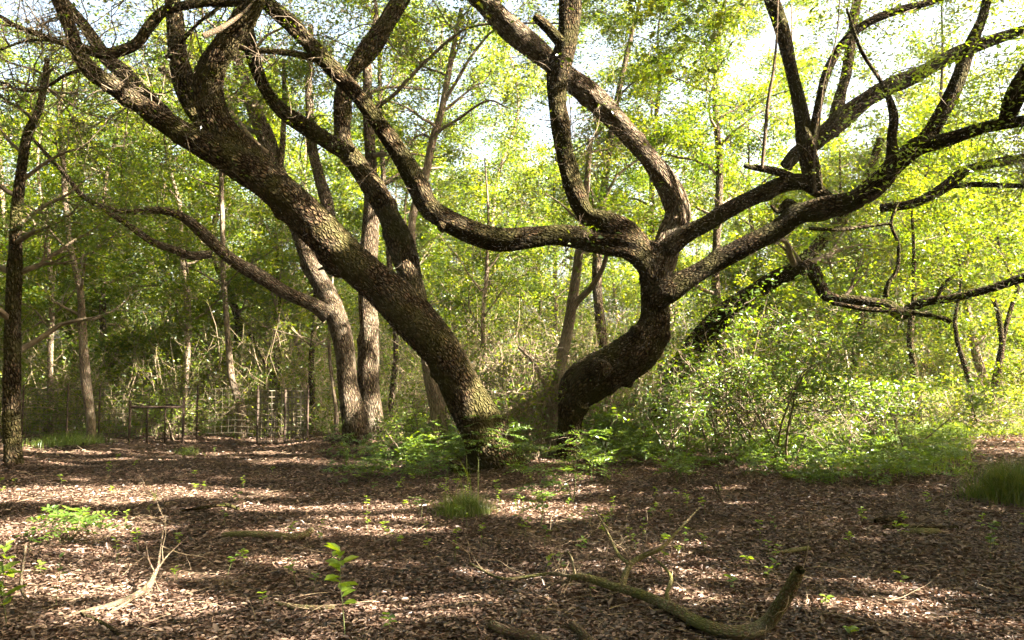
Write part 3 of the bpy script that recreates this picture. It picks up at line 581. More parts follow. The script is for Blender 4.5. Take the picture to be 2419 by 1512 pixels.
for i, (px, D, H, cw, n, lab) in enumerate(rows):
    b = P(px, 900, D); b[2] = 0
    t = thing('woodland_tree', lab, 'tree', b, 'woodland trees around the clearing')
    lean = rsb.uniform(-.6, .6, 2); r0 = rsb.uniform(.08, .15)
    lean = lean * 2; wb = rsb.normal(0, .28, 5); cp = np.array([[b[0], b[1], -.1, r0], [b[0] + lean[0] * .1 + wb[0], b[1], H * .14, r0 * .9], [b[0] + lean[0] * .3 + wb[1], b[1], H * .3, r0 * .8], [b[0] + lean[0] * .45 + wb[2], b[1] + lean[1] * .5, H * .55, r0 * .6], [b[0] + lean[0] * .7 + wb[3], b[1] + lean[1] * .5, H * .75, r0 * .4], [b[0] + lean[0], b[1] + lean[1], H, .02]])
    g = Geo(); tube(g, cp, 10, .3, .08, i, flare=.2); g.build('trunk', [M_GREY, M_PALE, M_OAKB][i % 3], t)
    gw = Geo(); gl = Geo(); crown(gw, gl, rsb, cp, H, cw, int(n * 1.6), .12, .14, 18)
    gw.build('branches', M_TWIG, t); gl.build('crown', M_LEAFB, t)

# ---- far woods and unseen trees beside and behind the view, added for shade: one mass
def woods():
    gw = Geo(); gl = Geo(); rs = RS(5)
    def one(x, y, H, cw, n, ls, first=.15, r0=.13):
        lean = rs.uniform(-.8, .8, 2)
        cp = np.array([[x, y, -.1, r0], [x + lean[0] * .2, y, H * .3, r0 * .8], [x + lean[0] * .6, y + lean[1] * .5, H * .6, r0 * .55], [x + lean[0], y + lean[1], H, .02]])
        tube(gw, cp, 7, .6, .08, rs.randint(999)); crown(gw, gl, rs, cp, H, cw, n, ls, first, 13, 2, spread=.26)
    for i in range(44):       # far
        D = rs.uniform(31, 46); px = -250 + i * 66 + rs.uniform(-30, 30)
        one((px - CX) / F * D, D, rs.uniform(7.5, 12.5), rs.uniform(5, 8), 9000, .17)
    for (x, y) in [(9.8, 3.5), (11.3, 7), (12, 10), (13, 12.5), (14, 2), (15, 6), (14, 10), (18, 0), (19, 4), (18.5, 8), (23, -2), (23, 3), (23, 8), (8.5, 0), (13, -3), (17, -5), (6.5, -3), (27, 1), (27, 6)]:  # beyond the right edge, added to shade the ground and limbs
        one(x + rs.uniform(-.8, .8), y + rs.uniform(-.8, .8), rs.uniform(10, 14), rs.uniform(6, 8), 22000, .18, .18)
    for (x, y) in [(-10, 6), (-12, 11), (-14, 3), (-9, -2), (-3, -6), (2, -8), (-15, 15), (-19, 8), (-17, 20), (-6, -10), (6, -10), (-1, -14), (-10, -8), (10, -8), (-15, -3), (-22, 2), (-23, 14), (-5, -4.5), (3, -4)]:  # unseen ring at left and behind the camera, thickened against sky light
        one(x, y, rs.uniform(9, 13), 8.5, 22000, .2, .08)
    gl.build('woods_and_shade_trees', M_LEAFB, kind='stuff', label='dense sunlit woodland closing off the clearing, with unseen shade trees round the view', category='woods')
    gw.build('woods_and_shade_tree_branches', M_TWIG, kind='stuff', label='trunks and branches of the distant woodland and the unseen shade trees', category='woods')
woods()

def haze():
    g = Geo(); X, Y0, Y1, Z0, Z1 = 75, -30, 75, -2.2, 24
    V = [(a, b, c) for c in (Z0, Z1) for b in (Y0, Y1) for a in (-X, X)]
    g.add(V, [(0, 2, 3, 1), (4, 5, 7, 6), (0, 1, 5, 4), (2, 6, 7, 3), (0, 4, 6, 2), (1, 3, 7, 5)], V)
    m, nt, N, L, out = mat('haze'); v = N.new('ShaderNodeVolumePrincipled'); v.inputs['Color'].default_value = (.95, .93, .86, 1); v.inputs['Density'].default_value = .0005; v.inputs['Anisotropy'].default_value = .3
    L.new(v.outputs[0], out.inputs['Volume']); g.build('haze', m, smooth=False, kind='stuff')
haze()
# ------------------------------------------------------------------ understorey thicket
def thicket():
    gw = Geo(); gl = Geo(); rs = RS(8)
    def band(n, x0, x1, D0, D1, h0, h1, leafn, ls, r=.008):
        D = rs.uniform(D0, D1, n); px = rs.uniform(x0, x1, n); x = (px - CX) / F * D
        s = np.stack([x, D, np.zeros(n)], -1); h = rs.uniform(h0, h1, n)
        d = rs.normal(0, .35, (n, 3)); d[:, 2] = 1
        Pt, R = twigs_from(rs, s, d, h, rs.uniform(.4, 1.6, n) * r, 8, .16, -.02); vtubes(gw, Pt, R, 4, rs)
        idx = np.repeat(np.arange(n), 6); kk = rs.randint(1, 8, len(idx))
        P2, R2 = twigs_from(rs, Pt[idx, kk], rs.normal(0, 1, (len(idx), 3)) + [0, 0, .35], rs.uniform(.3, 1.1, len(idx)), np.full(len(idx), r * .5), 5, .3); vtubes(gw, P2, R2, 3, rs)
        tips = P2[:, 1:].reshape(-1, 3); c = tips[rs.randint(0, len(tips), n * leafn)] + rs.normal(0, .1, (n * leafn, 3))
        c[:, 2] = np.abs(c[:, 2]); leaves(gl, c, ls * rs.uniform(.6, 1.3, len(c)), rs)
    band(650, -150, 860, 18, 26, 1.4, 4.2, 70, .085)
    band(520, 1090, 1560, 14.5, 22, 1.2, 3.8, 45, .07)
    band(560, 1600, 2560, 17.5, 25, 1.2, 3.8, 70, .085)
    band(260, 860, 1120, 18, 26, 1.0, 3.0, 60, .07)
    band(900, -200, 2600, 26, 33, 2.0, 5.0, 90, .14, .012)
    band(1500, -250, 2650, 17.5, 25, .4, 1.5, 34, .085, .005)
    band(420, -250, 2650, 20, 26, 1.8, 4.5, 70, .10, .01)
    gl.build('thicket_foliage', M_LEAFB, kind='stuff', label='leafy understorey thicket behind the clearing', category='thicket')
    gw.build('thicket_stems', M_DEADTWIG, kind='stuff', label='tangle of brown thicket stems behind the clearing', category='thicket')
thicket()

def shrub(label, px, py, D, h, w, n, ls, seed, leafm=M_LEAFB, wood=M_TWIG, stems=9, group=None, name='shrub', up=.35):
    b = P(px, py, D) if D else G(px, py); b[2] = 0
    t = thing(name, label, 'shrub', b, group); rs = RS(seed); gw = Geo(); gl = Geo()
    s = b + np.stack([rs.uniform(-w * .25, w * .25, stems), rs.uniform(-w * .2, w * .2, stems), np.full(stems, -.05)], -1)
    d = np.stack([rs.uniform(-w * .5, w * .5, stems), rs.uniform(-w * .4, w * .4, stems), np.full(stems, h)], -1)
    Pt, R = twigs_from(rs, s, d, np.full(stems, h) * rs.uniform(.7, 1.05, stems), np.full(stems, .012 + h * .004), 9, .12); vtubes(gw, Pt, R, 5, rs)
    cur = Pt; cr = .010
    for lv, (nb, ln) in enumerate(((7, .42), (5, .22))):
        idx = np.repeat(np.arange(len(cur)), nb); kk = rs.randint(2 if lv == 0 else 1, cur.shape[1], len(idx))
        cur, R = twigs_from(rs, cur[idx, kk], rs.normal(0, 1, (len(idx), 3)) + [0, 0, up], h * ln * rs.uniform(.5, 1.1, len(idx)), np.full(len(idx), cr), 6, .25); cr *= .45
        vtubes(gw, cur, R, 3, rs)
    gw.build('stems', wood, t)
    if n:
        tips = cur[:, 1:].reshape(-1, 3); tone = rs.uniform(0, 1, len(cur)).repeat(5); q = rs.randint(0, len(tips), n)
        c = tips[q] + rs.normal(0, .06, (n, 3)); c = np.maximum(c, [-99, -99, .03]); kp = (c[:, 2] > .38 * h) | (rs.rand(n) < .25); c = c[kp]; q = q[kp]; n = len(c); leaves(gl, c, ls * rs.uniform(.7, 1.3, n), rs, tone=tone[q], fine=ls > .07); gl.build('foliage', leafm, t)
shrub('big glossy sunlit bush under the low dark limb on the right', 1930, 985, 13.4, 3.1, 3.2, 7000, .09, 31, M_FERN, stems=20)
shrub('arching green bush between the elbow oak and the big sunlit bush', 1700, 985, 14.2, 2.3, 2.2, 4500, .075, 32, M_FERN, stems=12)
shrub('tall loose bush screening the dark oak behind the elbow oak', 1760, 985, 14.6, 3.1, 2.2, 5200, .08, 39, M_LEAFB, stems=14)
shrub('loose leafy bush at the right edge of the clearing under the bare dark limb', 2300, 960, 16.5, 3.0, 3.0, 5000, .09, 140, M_LEAFB, stems=12)
shrub('leafy bush at the right flank of the big sunlit bush', 2090, 985, 14.4, 1.9, 1.8, 5000, .075, 33, M_FERN, stems=12)
shrub('twiggy half bare bush in front of the elbow trunk', 1250, 1000, 13.6, 2.1, 1.9, 700, .05, 34, M_LEAFB, wood=M_DEADTWIG, stems=12)
shrub('bare pale twiggy bush between the two oaks', 1180, 995, 14.6, 2.4, 2.2, 900, .05, 35, M_LEAFB, wood=M_DEADTWIG, stems=12)
shrub('wispy leafy sapling rising between the leaning oak foot and the slim forked trunk', 1235, 1075, 12.4, 1.7, 1.0, 900, .07, 131, M_LEAFB, stems=5)
shrub('tall airy sapling between the leaning oak and the pale twiggy bush', 1150, 1010, 13.8, 2.6, 1.3, 1600, .075, 141, M_LEAFB, stems=5)
shrub('airy sapling close to the left side of the slim forked trunk', 1275, 1040, 13.2, 2.3, 1.2, 1200, .07, 132, M_LEAFB, stems=5)
shrub('thin leafy sapling under the elbow of the gnarled oak', 1450, 1045, 13.0, 1.2, 1.1, 1000, .075, 133, M_FERN, stems=6)
shrub('leggy green sapling right of the elbow oak foot', 1575, 1050, 13.0, 1.6, 1.2, 1300, .075, 134, M_FERN, stems=6)
shrub('leafy sapling left of the leaning oak beside the sunlit small trunk', 985, 1045, 13.6, 1.1, 1.0, 1100, .07, 135, M_LEAFY, stems=6)
shrub('pale twiggy dead sapling glowing in the sun between the oaks', 1310, 1000, 14.4, 2.3, 1.5, 150, .05, 136, M_LEAFY, wood=M_STICKP, stems=7)
shrub('yellow green bush growing through the rusty frame', 395, 1030, 17.6, 1.25, 1.2, 1500, .07, 36, M_LEAFY, stems=7)
shrub('dead twiggy bush at the right of the elbow oak', 1790, 985, 15.0, 1.8, 1.8, 300, .05, 37, M_LEAFB, wood=M_DEADTWIG, stems=14)
shrub('small leafy bush at the foot of the straight grey tree', 925, 1000, 15.8, 1.0, .9, 1500, .06, 38, M_LEAFY, stems=7)

# ------------------------------------------------------------------ ground plants
def undergrowth():
    gl = Geo(); gs = Geo(); rs = RS(9)
    def patch(n, x0, x1, y0, y1, h0, h1, leaf, pairs=5, k=4):
        px = rs.uniform(x0, x1, n); py = y0 + (y1 - y0) * rs.beta(1.2, 1.6, n)
        cl = rs.randint(0, max(6, n // 14), n); cx = rs.uniform(x0, x1, n)[cl]; m_ = rs.rand(n) < .7; px = np.where(m_, cx + rs.normal(0, 26, n), px)
        b = np.array([G(a, c) for a, c in zip(px, py)])
        b[:, 2] = gz(b[:, 0], b[:, 1]); h = rs.uniform(h0, h1, n)
        Pt, R = twigs_from(rs, b, rs.normal(0, .2, (n, 3)) + [0, 0, 1], h, np.full(n, .003), 4, .1); vtubes(gs, Pt, R, 3, rs)
        i = np.repeat(np.arange(n), k); o = Pt[i, rs.randint(1, 4, len(i))]
        d = rs.normal(0, 1, (len(i), 3)); d[:, 2] = np.abs(d[:, 2]) * .5
        fronds(gl, gs, o, d, rs.uniform(.10, .26, len(i)), rs, pairs, leaf)
    patch(420, 930, 1600, 985, 1115, .2, .6, .085, 4); patch(300, 930, 1600, 985, 1115, .3, .85, .075, 6)
    patch(420, 1560, 1900, 970, 1110, .15, .55, .085, 4)
    patch(700, 1800, 2270, 975, 1150, .06, .5, .075, 4)
    patch(160, 800, 1080, 1030, 1150, .1, .4, .07, 4)
    patch(800, 0, 900, 955, 1035, .08, .4, .07)
    patch(700, 1880, 2440, 935, 990, .15, .5, .08)
    patch(700, 850, 1900, 945, 1000, .15, .7, .07)
    gl.build('undergrowth', M_FERN, kind='stuff', label='ferny green undergrowth round the foot of the oaks', category='undergrowth')
    gs.build('undergrowth_stems', M_STEM, kind='stuff', label='thin stems of the undergrowth', category='undergrowth')
undergrowth()

def pinnate_plant(label, x, y, h, n, L, leaf, seed, pairs=6, lean=(0, 0), stems=1, name='compound_leaf_plant', group=None, top_only=.3):
    b = G(x, y); b[2] = gz(b[0], b[1]); t = thing(name, label, 'plant', b, group); rs = RS(seed); gl = Geo(); gs = Geo()
    for s in range(stems):
        Pt, R = twigs_from(rs, (b + rs.normal(0, .02, 3) * [1, 1, 0])[None], np.array([[lean[0] + rs.normal(0, .12) + (s - (stems - 1) / 2) * .45, lean[1], 1.0]]), np.array([h * rs.uniform(.8, 1.05)]), np.array([.004 + h * .005]), 7, .07); vtubes(gs, Pt, R, 5, rs)
        k = rs.uniform(top_only, 1, n) * 6; a = Pt[0][np.floor(k).astype(int)]; c = Pt[0][np.minimum(np.floor(k).astype(int) + 1, 6)]; o = a + (c - a) * (k % 1)[:, None]
        az = np.arange(n) * 2.4 + rs.uniform(0, 6); d = np.stack([np.cos(az), np.sin(az) * .8, rs.uniform(.1, .7, n)], -1)
        fronds(gl, gs, o, d, L * rs.uniform(.7, 1.15, n), rs, pairs, leaf, cull=False)
    gs.build('stem', M_STEM, t); gl.build('foliage', M_FERN, t)
pinnate_plant('bushy plant with paired oval leaflets alone on the litter at left', 165, 1285, .34, 13, .34, .075, 41, 6, lean=(.1, 0), stems=2)
pinnate_plant('pinnate plant with drooping leaflets right of the dark grass tuft', 1275, 1240, .66, 20, .34, .07, 42, 6, lean=(-.05, 0))
pinnate_plant('two stemmed pale plant with lit stems in front of the elbow oak', 1350, 1185, .75, 16, .24, .06, 43, 5, stems=2, top_only=.45)
pinnate_plant('tall leafy pinnate plant at the foot of the elbow oak', 1400, 1110, .85, 16, .42, .075, 44, 8, stems=3)
pinnate_plant('spreading pinnate plant covering the foot of the leaning oak', 1165, 1125, .75, 16, .42, .07, 45, 8, stems=3)
pinnate_plant('leafy plant against the left side of the leaning oak foot', 1040, 1090, .7, 14, .4, .07, 46, 8, stems=3)
pinnate_plant('large spreading plant right of the elbow oak with sunlit leaflets', 1480, 1100, .8, 14, .45, .08, 47, 8, stems=3)
pinnate_plant('small plant left of the dark grass tuft', 998, 1205, .14, 7, .16, .045, 48, 4)
pinnate_plant('fern like plant left of the oaks in the dappled shade', 880, 1110, .45, 12, .3, .06, 49, 6, stems=2)
pinnate_plant('low spray of leaves in front of the slim forked trunk', 1250, 1130, .5, 10, .35, .06, 50, 7, stems=2)

rsp = RS(500)
for i in range(46):
    if i < 26: x, y = rsp.uniform(870, 1570), rsp.uniform(1010, 1150)
    else: x, y = rsp.uniform(1560, 2280), rsp.uniform(1010, 1150)
    pinnate_plant('leafy green plant with paired leaflets in the belt round the feet of the oaks', x, y, rsp.uniform(.25, 1.05 if 1040 < y < 1110 and x < 1560 else .6), rsp.randint(8, 15), rsp.uniform(.26, .42), rsp.uniform(.06, .09), 510 + i, 5, stems=rsp.randint(1, 3), group='leafy plants round the feet of the oaks')
def seedling(label, x, y, h, n, leaf, seed, group=None, lean=0.0, pale=False):
    b = G(x, y); b[2] = gz(b[0], b[1]); t = thing('seedling', label, 'seedling', b, group); rs = RS(seed); gl = Geo(); gs = Geo()
    Pt, R = twigs_from(rs, b[None], np.array([[lean, 0, 1.0]]), np.array([h]), np.array([.0022 + h * .003]), 6, .09); vtubes(gs, Pt, R, 4, rs)
    k = np.sqrt(rs.uniform(.12, 1, n)) * 4.99; a = Pt[0][k.astype(int)]; c = Pt[0][k.astype(int) + 1]; o = a + (c - a) * (k % 1)[:, None]
    az = np.arange(n) * 2.4 + rs.uniform(0, 6); d = np.stack([np.cos(az), np.sin(az), rs.uniform(-.1, .6, n)], -1)
    leaves(gl, o, leaf * rs.uniform(.7, 1.15, n), rs, aspect=.55, fine=True, d=d, n=np.array([0, 0, 1.0]) + rs.normal(0, .25, (n, 3)), cull=False)
    gs.build('stem', M_STEM, t); gl.build('foliage', M_LEAFY if pale else M_FERN, t)
for i, a in enumerate([
    ('tall seedling with large oval leaves standing alone near the lower centre', 815, 1500, .5, 20, .11),
    ('little seedling just right of the tall one near the bottom of the view', 920, 1505, .13, 7, .06),
    ('broad leaved seedling cut by the left edge of the view', 15, 1495, .36, 14, .12),
    ('weak seedling behind the broad leaved one at the left edge', 5, 1420, .34, 10, .09),
    ('sparse seedling left of the pale fallen branch', 132, 1450, .34, 8, .045),
    ('lit seedling in the sun patch near the left edge trunk', 255, 1130, .22, 12, .06),
    ('thin seedling standing in the shade beyond the left hand plant', 462, 1135, .18, 8, .05),
    ('green seedling above the mossy stick', 312, 1283, .14, 8, .045),
    ('tiny bright seedling by the short brown stick', 620, 1430, .10, 8, .04),
    ('faint feathery seedling left of the fallen twigs', 1075, 1330, .3, 12, .04),
    ('seedling in front of the pinnate plant in the centre', 1287, 1290, .2, 10, .06),
    ('upright seedling beside the pinnate plant in the centre', 1240, 1265, .2, 9, .05),
    ('seedling by the dark lumps of wood on the right', 2120, 1275, .12, 7, .06),
    ('loose leafy seedling near the right edge of the litter', 2340, 1330, .3, 22, .055),
    ('bright yellow green sprout in front of the upturned branch end', 1950, 1445, .08, 6, .05),
    ('single leaf sprout left of the upturned branch end', 1832, 1345, .08, 4, .06),
    ('seedling on the shaded litter right of centre', 1665, 1300, .16, 12, .04),
    ('seedling cut by the bottom edge right of the middle', 2010, 1508, .06, 6, .06),
    ('pale seedling in the sunny litter left of the grass tuft', 868, 1200, .16, 9, .045),
    ('sprout on the open litter beyond the mossy stick', 560, 1195, .12, 7, .06),
    ('slender sprout on the bare litter right of the left plant', 355, 1215, .15, 6, .04),
    ('small seedling left of the two stemmed pale plant', 1180, 1200, .2, 7, .05)]):
    seedling(*a, seed=200 + i, group='seedlings on the leaf litter', pale=(i % 3 != 1))
rsx = RS(321)
for i in range(170):
    x = rsx.uniform(-50, 2460) if i < 120 else rsx.uniform(850, 1700); y = 1020 + 400 * rsx.uniform(0, 1) ** 1.8 if i < 120 else rsx.uniform(1120, 1300)
    seedling('tiny green sprout on the leaf litter', x, y, rsx.uniform(.08, .24), rsx.randint(6, 12), rsx.uniform(.035, .06), 400 + i, group='tiny sprouts scattered over the litter', pale=rsx.rand() < .75)

def tuft(label, x, y, w, h, n, m, seed, seedheads=0, name='grass_tuft'):
    b = G(x, y); b[2] = 0; rs = RS(seed); g = Geo()
    base = b + np.stack([rs.normal(0, w * .33, n), rs.normal(0, w * .28, n), np.zeros(n)], -1); base[:, 2] = gz(base[:, 0], base[:, 1]) - .01
    t = thing(name, label, 'grass tuft', b)
    grass(g, base, h * rs.uniform(.35, 1.15, n) * (1.1 - .5 * np.clip(np.hypot(*(base - b)[:, :2].T) / w, 0, 1)), rs, .0028, 1.1); g.build('blades', m, t)
    if seedheads:
        g = Geo(); k = seedheads; grass(g, base[:k], h * rs.uniform(1.6, 2.4, k), rs, .003, .35, tone=.9); g.build('tall_blades', M_GRASSY, t)
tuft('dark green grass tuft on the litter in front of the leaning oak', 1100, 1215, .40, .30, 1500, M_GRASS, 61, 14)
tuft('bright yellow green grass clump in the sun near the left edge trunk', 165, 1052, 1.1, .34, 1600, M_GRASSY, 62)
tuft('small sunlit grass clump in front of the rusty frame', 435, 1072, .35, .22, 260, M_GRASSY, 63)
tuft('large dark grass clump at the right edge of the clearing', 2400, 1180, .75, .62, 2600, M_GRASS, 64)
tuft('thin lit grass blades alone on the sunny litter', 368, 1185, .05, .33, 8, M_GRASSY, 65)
def meadow():
    g = Geo(); rs = RS(66)
    def reg(n, x0, x1, y0, y1, h):
        b = np.array([G(a, c) for a, c in zip(rs.uniform(x0, x1, n), rs.uniform(y0, y1, n))]); b[:, 2] = gz(b[:, 0], b[:, 1])
        grass(g, b, h * rs.uniform(.4, 1.2, n), rs, .006, .9)
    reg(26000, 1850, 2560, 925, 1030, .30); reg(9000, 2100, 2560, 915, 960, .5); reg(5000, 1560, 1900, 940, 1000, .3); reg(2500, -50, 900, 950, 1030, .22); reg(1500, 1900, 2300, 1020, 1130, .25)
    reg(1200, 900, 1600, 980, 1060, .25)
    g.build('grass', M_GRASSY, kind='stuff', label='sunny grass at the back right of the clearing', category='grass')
meadow()

# ------------------------------------------------------------------ leaf litter
def litter():
    g = Geo(); rs = RS(70)
    def scat(n, y0, y1, L0, L1, ext):
        y = y0 + (y1 - y0) * rs.uniform(0, 1, n); x = rs.uniform(-1, 1, n) * (y * .70 + ext)
        z = gz(x, y) + rs.uniform(.002, .022, n)
        d = rs.normal(0, 1, (n, 3)); d[:, 2] *= .13; nn = rs.normal(0, .30, (n, 3)); nn[:, 2] += 1
        pk = np.sin(x * 2.1 + 1.3 * np.sin(y * 1.1)) * np.sin(y * 2.7 + x) + rs.normal(0, .5, n) < .75; x, y, z, d, nn = x[pk], y[pk], z[pk], d[pk], nn[pk]; n = len(x)
        # patchy tone: darker drifts
        pk2 = .5 + .5 * np.sin(x * .9 + 2 * np.sin(y * .6)) * np.sin(y * 1.2 - x * .5)
        tone = np.clip(.18 + .5 * pk2 + .22 * np.sin(x * 1.7 + np.sin(y * 1.3) * 2) * np.sin(y * 1.9 + x * .6) + rs.normal(0, .25, n), 0, 1)
        leaves(g, np.stack([x, y, z], -1), rs.uniform(L0, L1, n) * rs.choice([.6, 1, 1.25], n, p=[.35, .5, .15]), rs, aspect=.40, fine=True, d=d, n=nn, tone=tone, cull=False, fold=.10)
    scat(130000, 3.6, 7.5, .027, .058, 1.0); scat(110000, 7.5, 13, .03, .066, 1.0); scat(30000, 13, 21, .06, .10, 1.5); scat(5000, -2, 3.6, .04, .08, 4)
    g.build('leaf_litter', M_LITTER, kind='stuff', label='carpet of curled brown dead leaves on the forest floor', category='leaf litter')
    g = Geo(); n = 900; y = rs.uniform(4, 15, n); x = rs.uniform(-1, 1, n) * (y * .7 + 1); s = np.stack([x, y, gz(x, y) + .02], -1)
    d = rs.normal(0, 1, (n, 3)); d[:, 2] *= .08; Pt, R = twigs_from(rs, s, d, rs.uniform(.08, .5, n), rs.uniform(.0015, .004, n), 5, .15)
    Pt[..., 2] = np.maximum(Pt[..., 2], gz(Pt[..., 0], Pt[..., 1]) + .012); vtubes(g, Pt, R, 4, rs)
    g.build('twig_litter', M_DEADTWIG, kind='stuff', label='small dry twigs lying among the dead leaves', category='twig litter')
litter()

# ------------------------------------------------------------------ fallen branches
def fallen(label, parts, m=M_STICK, name='fallen_branch', seed=0, twig=0, cat='fallen branch'):
    b = G(parts[0][0][0], parts[0][0][1], parts[0][0][3]); b0 = b.copy(); b0[2] = 0
    t = thing(name, label, cat, b0); allc = []
    for k, pts in enumerate(parts):
        cp = []
        for (x, y, w, h) in pts:
            q = G(x, y, h); q[2] += gz(q[0], q[1]); d = np.linalg.norm(q - EYE); cp.append([*q, w * d / F / 2])
        g = Geo(); tube(g, np.array(cp), 12, .03, .10, seed + k, rough=.02); g.build('branch_wood' if k == 0 else 'side_branch', m, t); allc.append(np.array(cp))
    if twig:
        g = Geo(); rs = RS(seed); twiggy(g, None, allc, rs, twig, (.15, .6), .004, 0, sub=2, sub2=1, dirbias=(0, 0, .1)); 
        for v in g.v: v[:, 2] = np.maximum(v[:, 2], .015)
        g.build('twigs', M_DEADTWIG, t)
fallen('long curved fallen branch with a thick upturned broken end on the right', [
    [(1890, 1343, 21, .50), (1866, 1388, 29, .36), (1838, 1432, 31, .22), (1812, 1465, 31, .11), (1775, 1482, 30, .06), (1720, 1480, 29, .05), (1655, 1460, 27, .05), (1590, 1430, 25, .06), (1510, 1392, 22, .09), (1440, 1366, 19, .13), (1392, 1350, 17, .16), (1356, 1350, 14, .14), (1330, 1372, 10, .04)],
    [(1470, 1375, 14, .11), (1478, 1340, 14, .17), (1492, 1315, 13, .22), (1518, 1300, 12, .26), (1560, 1286, 9, .31), (1600, 1250, 6, .38), (1652, 1198, 3, .5)],
    [(1490, 1318, 9, .22), (1462, 1298, 7, .24), (1440, 1260, 6, .3), (1420, 1225, 5, .36), (1404, 1190, 3, .42)],
    [(1590, 1425, 9, .06), (1575, 1400, 9, .09), (1585, 1360, 8, .12), (1568, 1330, 6, .15), (1540, 1305, 5, .17)],
    [(1350, 1350, 8, .14), (1300, 1345, 7, .07), (1240, 1350, 7, .04), (1180, 1352, 6, .03), (1110, 1325, 4, .03)],
    [(1360, 1350, 7, .14), (1350, 1310, 6, .16), (1340, 1290, 4, .18)]], seed=81, twig=46)
fallen('pale sun bleached fallen branch lying on the litter at lower left', [
    [(150, 1472, 4, .01), (195, 1458, 8, .02), (240, 1447, 11, .025), (285, 1432, 13, .03), (330, 1410, 14, .05), (352, 1392, 14, .09), (362, 1370, 10, .13), (373, 1345, 6, .17), (377, 1310, 4, .22), (383, 1270, 3, .28), (392, 1225, 2, .36)],
    [(365, 1360, 4, .15), (352, 1330, 3, .2), (343, 1280, 2, .3)], [(372, 1350, 4, .16), (400, 1310, 3, .22), (440, 1270, 2, .3)],
    [(310, 1425, 6, .04), (270, 1450, 6, .02), (215, 1478, 5, .01)]], m=M_STICKP, seed=85, twig=7)
fallen('short mossy stick with a pale broken end on open litter', [[(528, 1268, 12, .03), (580, 1272, 15, .035), (640, 1277, 16, .035), (690, 1278, 15, .035), (722, 1270, 15, .05), (736, 1260, 13, .07)]], seed=86)
fallen('thick cut stick lying at the bottom edge near the centre', [[(1160, 1478, 20, .03), (1195, 1494, 24, .035), (1240, 1508, 24, .035), (1300, 1530, 22, .035)]], m=M_STICKP, seed=87)
fallen('blunt stick poking in at the bottom edge right of the cut stick', [[(1352, 1480, 18, .04), (1372, 1502, 20, .035), (1395, 1530, 20, .035)]], m=M_STICKP, seed=88)
fallen('short brown stick left of the tall seedling', [[(652, 1424, 8, .02), (690, 1434, 11, .02), (740, 1437, 12, .02), (790, 1436, 10, .02)]], seed=89)
fallen('thin dark stick pointing left of the upturned branch end', [[(1812, 1310, 6, .02), (1850, 1302, 9, .03), (1912, 1292, 9, .05)]], m=M_STICK, seed=90)
fallen('dark rotten lump of wood on the right side litter', [[(2068, 1236, 12, .03), (2095, 1232, 22, .04), (2122, 1226, 16, .04)]], m=M_OAKB, seed=91, name='rotten_log', cat='log')
fallen('long thin rotting log on the right side litter', [[(2085, 1250, 9, .02), (2140, 1254, 12, .02), (2200, 1256, 13, .02), (2262, 1250, 8, .02)]], m=M_OAKB, seed=92, name='rotten_log', cat='log')
fallen('short log in front of the long rotting log', [[(2148, 1268, 14, .025), (2185, 1271, 17, .025), (2218, 1268, 13, .025)]], seed=93, name='rotten_log', cat='log')
fallen('dry arching stick on the shaded litter left of centre', [[(430, 1210, 5, .02), (480, 1204, 8, .05), (530, 1198, 9, .06), (565, 1206, 6, .03)]], m=M_OAKB, seed=94)
fallen('bent bare twig standing near the left edge', [[(90, 1432, 3, .01), (62, 1420, 5, .04), (50, 1395, 6, .08), (52, 1360, 6, .14), (58, 1325, 6, .2), (60, 1300, 5, .25)]], m=M_STICKP, seed=95)
fallen('pair of pale dead stems standing right of the oaks', [[(1710, 1188, 5, 0.0), (1695, 1165, 5, .08), (1680, 1140, 4, .2)], [(1710, 1188, 5, 0.0), (1700, 1165, 4, .1), (1692, 1120, 3, .3)]], m=M_STICKP, seed=96)
fallen('dark twig lying at lower left beside the pale branch', [[(190, 1462, 7, .02), (245, 1478, 8, .02), (290, 1512, 7, .02)]], m=M_OAKB, seed=97)

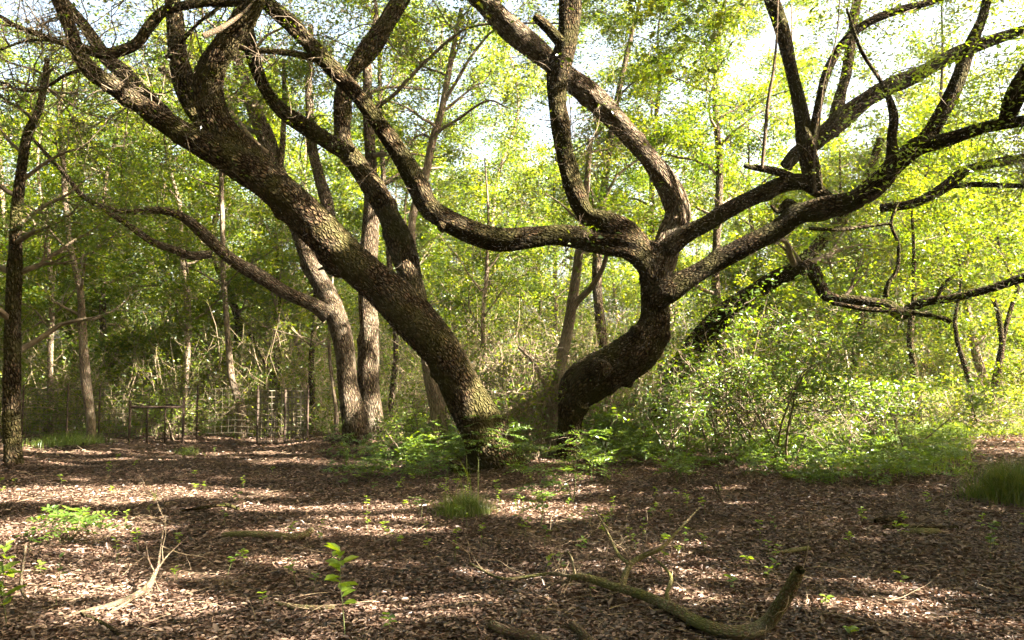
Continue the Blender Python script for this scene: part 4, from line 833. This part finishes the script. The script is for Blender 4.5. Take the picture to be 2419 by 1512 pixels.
# ------------------------------------------------------------------ wire fence, cages and rusty frame
M_RUST = plain('rusty_iron', (.055, .032, .022), rough=.8, metal=.3, noise=.6)
M_WIRE = plain('weathered_wire', (.12, .10, .07), rough=.5, metal=.5, noise=.3)
def box(g, a, b, w):
    a = np.array(a, float); b = np.array(b, float); cp = np.array([[*a, w], [*b, w]])
    tube(g, cp, 4, 5.0, 0, 0)
def wires(g, segs, r=.006):
    Pt = np.array(segs, float); M, K = Pt.shape[:2]; vtubes(g, Pt, np.full((M, K), r), 4, RS(1), cull=False)
def fence():
    b = P(60, 1040, 17.5); b[2] = 0
    t = thing('wire_fence', 'low wire mesh fence with thin posts at the back left of the clearing', 'fence', b)
    D = 17.5; X = lambda px: (px - CX) / F * D; xs = [60, 165, 240, 470, 612, 730]
    for x in xs:
        g = Geo(); box(g, (X(x), D, -.1), (X(x), D, 1.22), .022); g.build('post', M_RUST, t)
    g = Geo(); seg = []
    for z in np.linspace(.15, 1.15, 8):
        pts = [[X(60) + (X(730) - X(60)) * u, D + .03 + .02 * math.sin(u * 30), z - .03 * math.sin(u * 17) ** 2] for u in np.linspace(0, 1, 24)]; seg.append(pts)
    wires(g, seg); seg = []
    for x in np.arange(X(60), X(730), .15): seg.append([[x, D + .03, .15], [x + .01, D + .03, .65], [x, D + .03, 1.15]])
    wires(g, seg, .004); g.build('wire_mesh', M_WIRE, t)
fence()
def cage(label, px, D, r, h, seed):
    x = (px - CX) / F * D; t = thing('wire_cage', label, 'wire cage', (x, D, 0), 'wire plant cages by the fence')
    g = Geo(); seg = []; th = np.linspace(0, 2 * math.pi, 15)
    for z in np.linspace(.05, h, 9): seg.append([[x + r * math.cos(a), D + r * math.sin(a), z] for a in th])
    wires(g, seg, .009); seg = []
    for a in th[:-1]: seg.append([[x + r * math.cos(a), D + r * math.sin(a), 0], [x + r * math.cos(a) + .01, D + r * math.sin(a), h / 2], [x + r * math.cos(a), D + r * math.sin(a), h]])
    wires(g, seg, .007); g.build('mesh', M_WIRE, t)
    g = Geo(); box(g, (x - r - .02, D, -.1), (x - r - .02, D, h + .02), .02); g.build('stake', M_RUST, t)
cage('pale wire cage next to the fence post', 636, 16.6, .20, 1.12, 1)
cage('tall narrow wire cage at the right end of the fence', 702, 16.4, .21, 1.12, 2)
def frame():
    D = 16.6; X = lambda px, d: (px - CX) / F * d
    t = thing('rusty_frame', 'rusty iron frame like a bare table standing before the wire fence', 'metal frame', (X(375, D), D, 0))
    top = 1.6 - (958 - HZ) / F * D
    C = [(X(312, D), D), (X(438, D), D), (X(352, D + 1), D + 1.0), (X(410, D + 1), D + 1.0)]
    for i, (x, y) in enumerate(C):
        g = Geo(); box(g, (x, y, -.08), (x, y, top + (.18 if i == 1 else .1 if i == 0 else 0)), .03 if i < 2 else .024); g.build('leg', M_RUST, t)
    for a, b in ((0, 1), (0, 2), (1, 3), (2, 3)):
        g = Geo(); box(g, (*C[a], top - .03), (*C[b], top - .03), .028); g.build('rail', M_RUST, t)
    for k in (.33, .66):
        g = Geo(); p = np.array(C[0]) * (1 - k) + np.array(C[1]) * k; box(g, (*p, top - .03), (*p, .0), .016); g.build('upright', M_RUST, t)
frame()
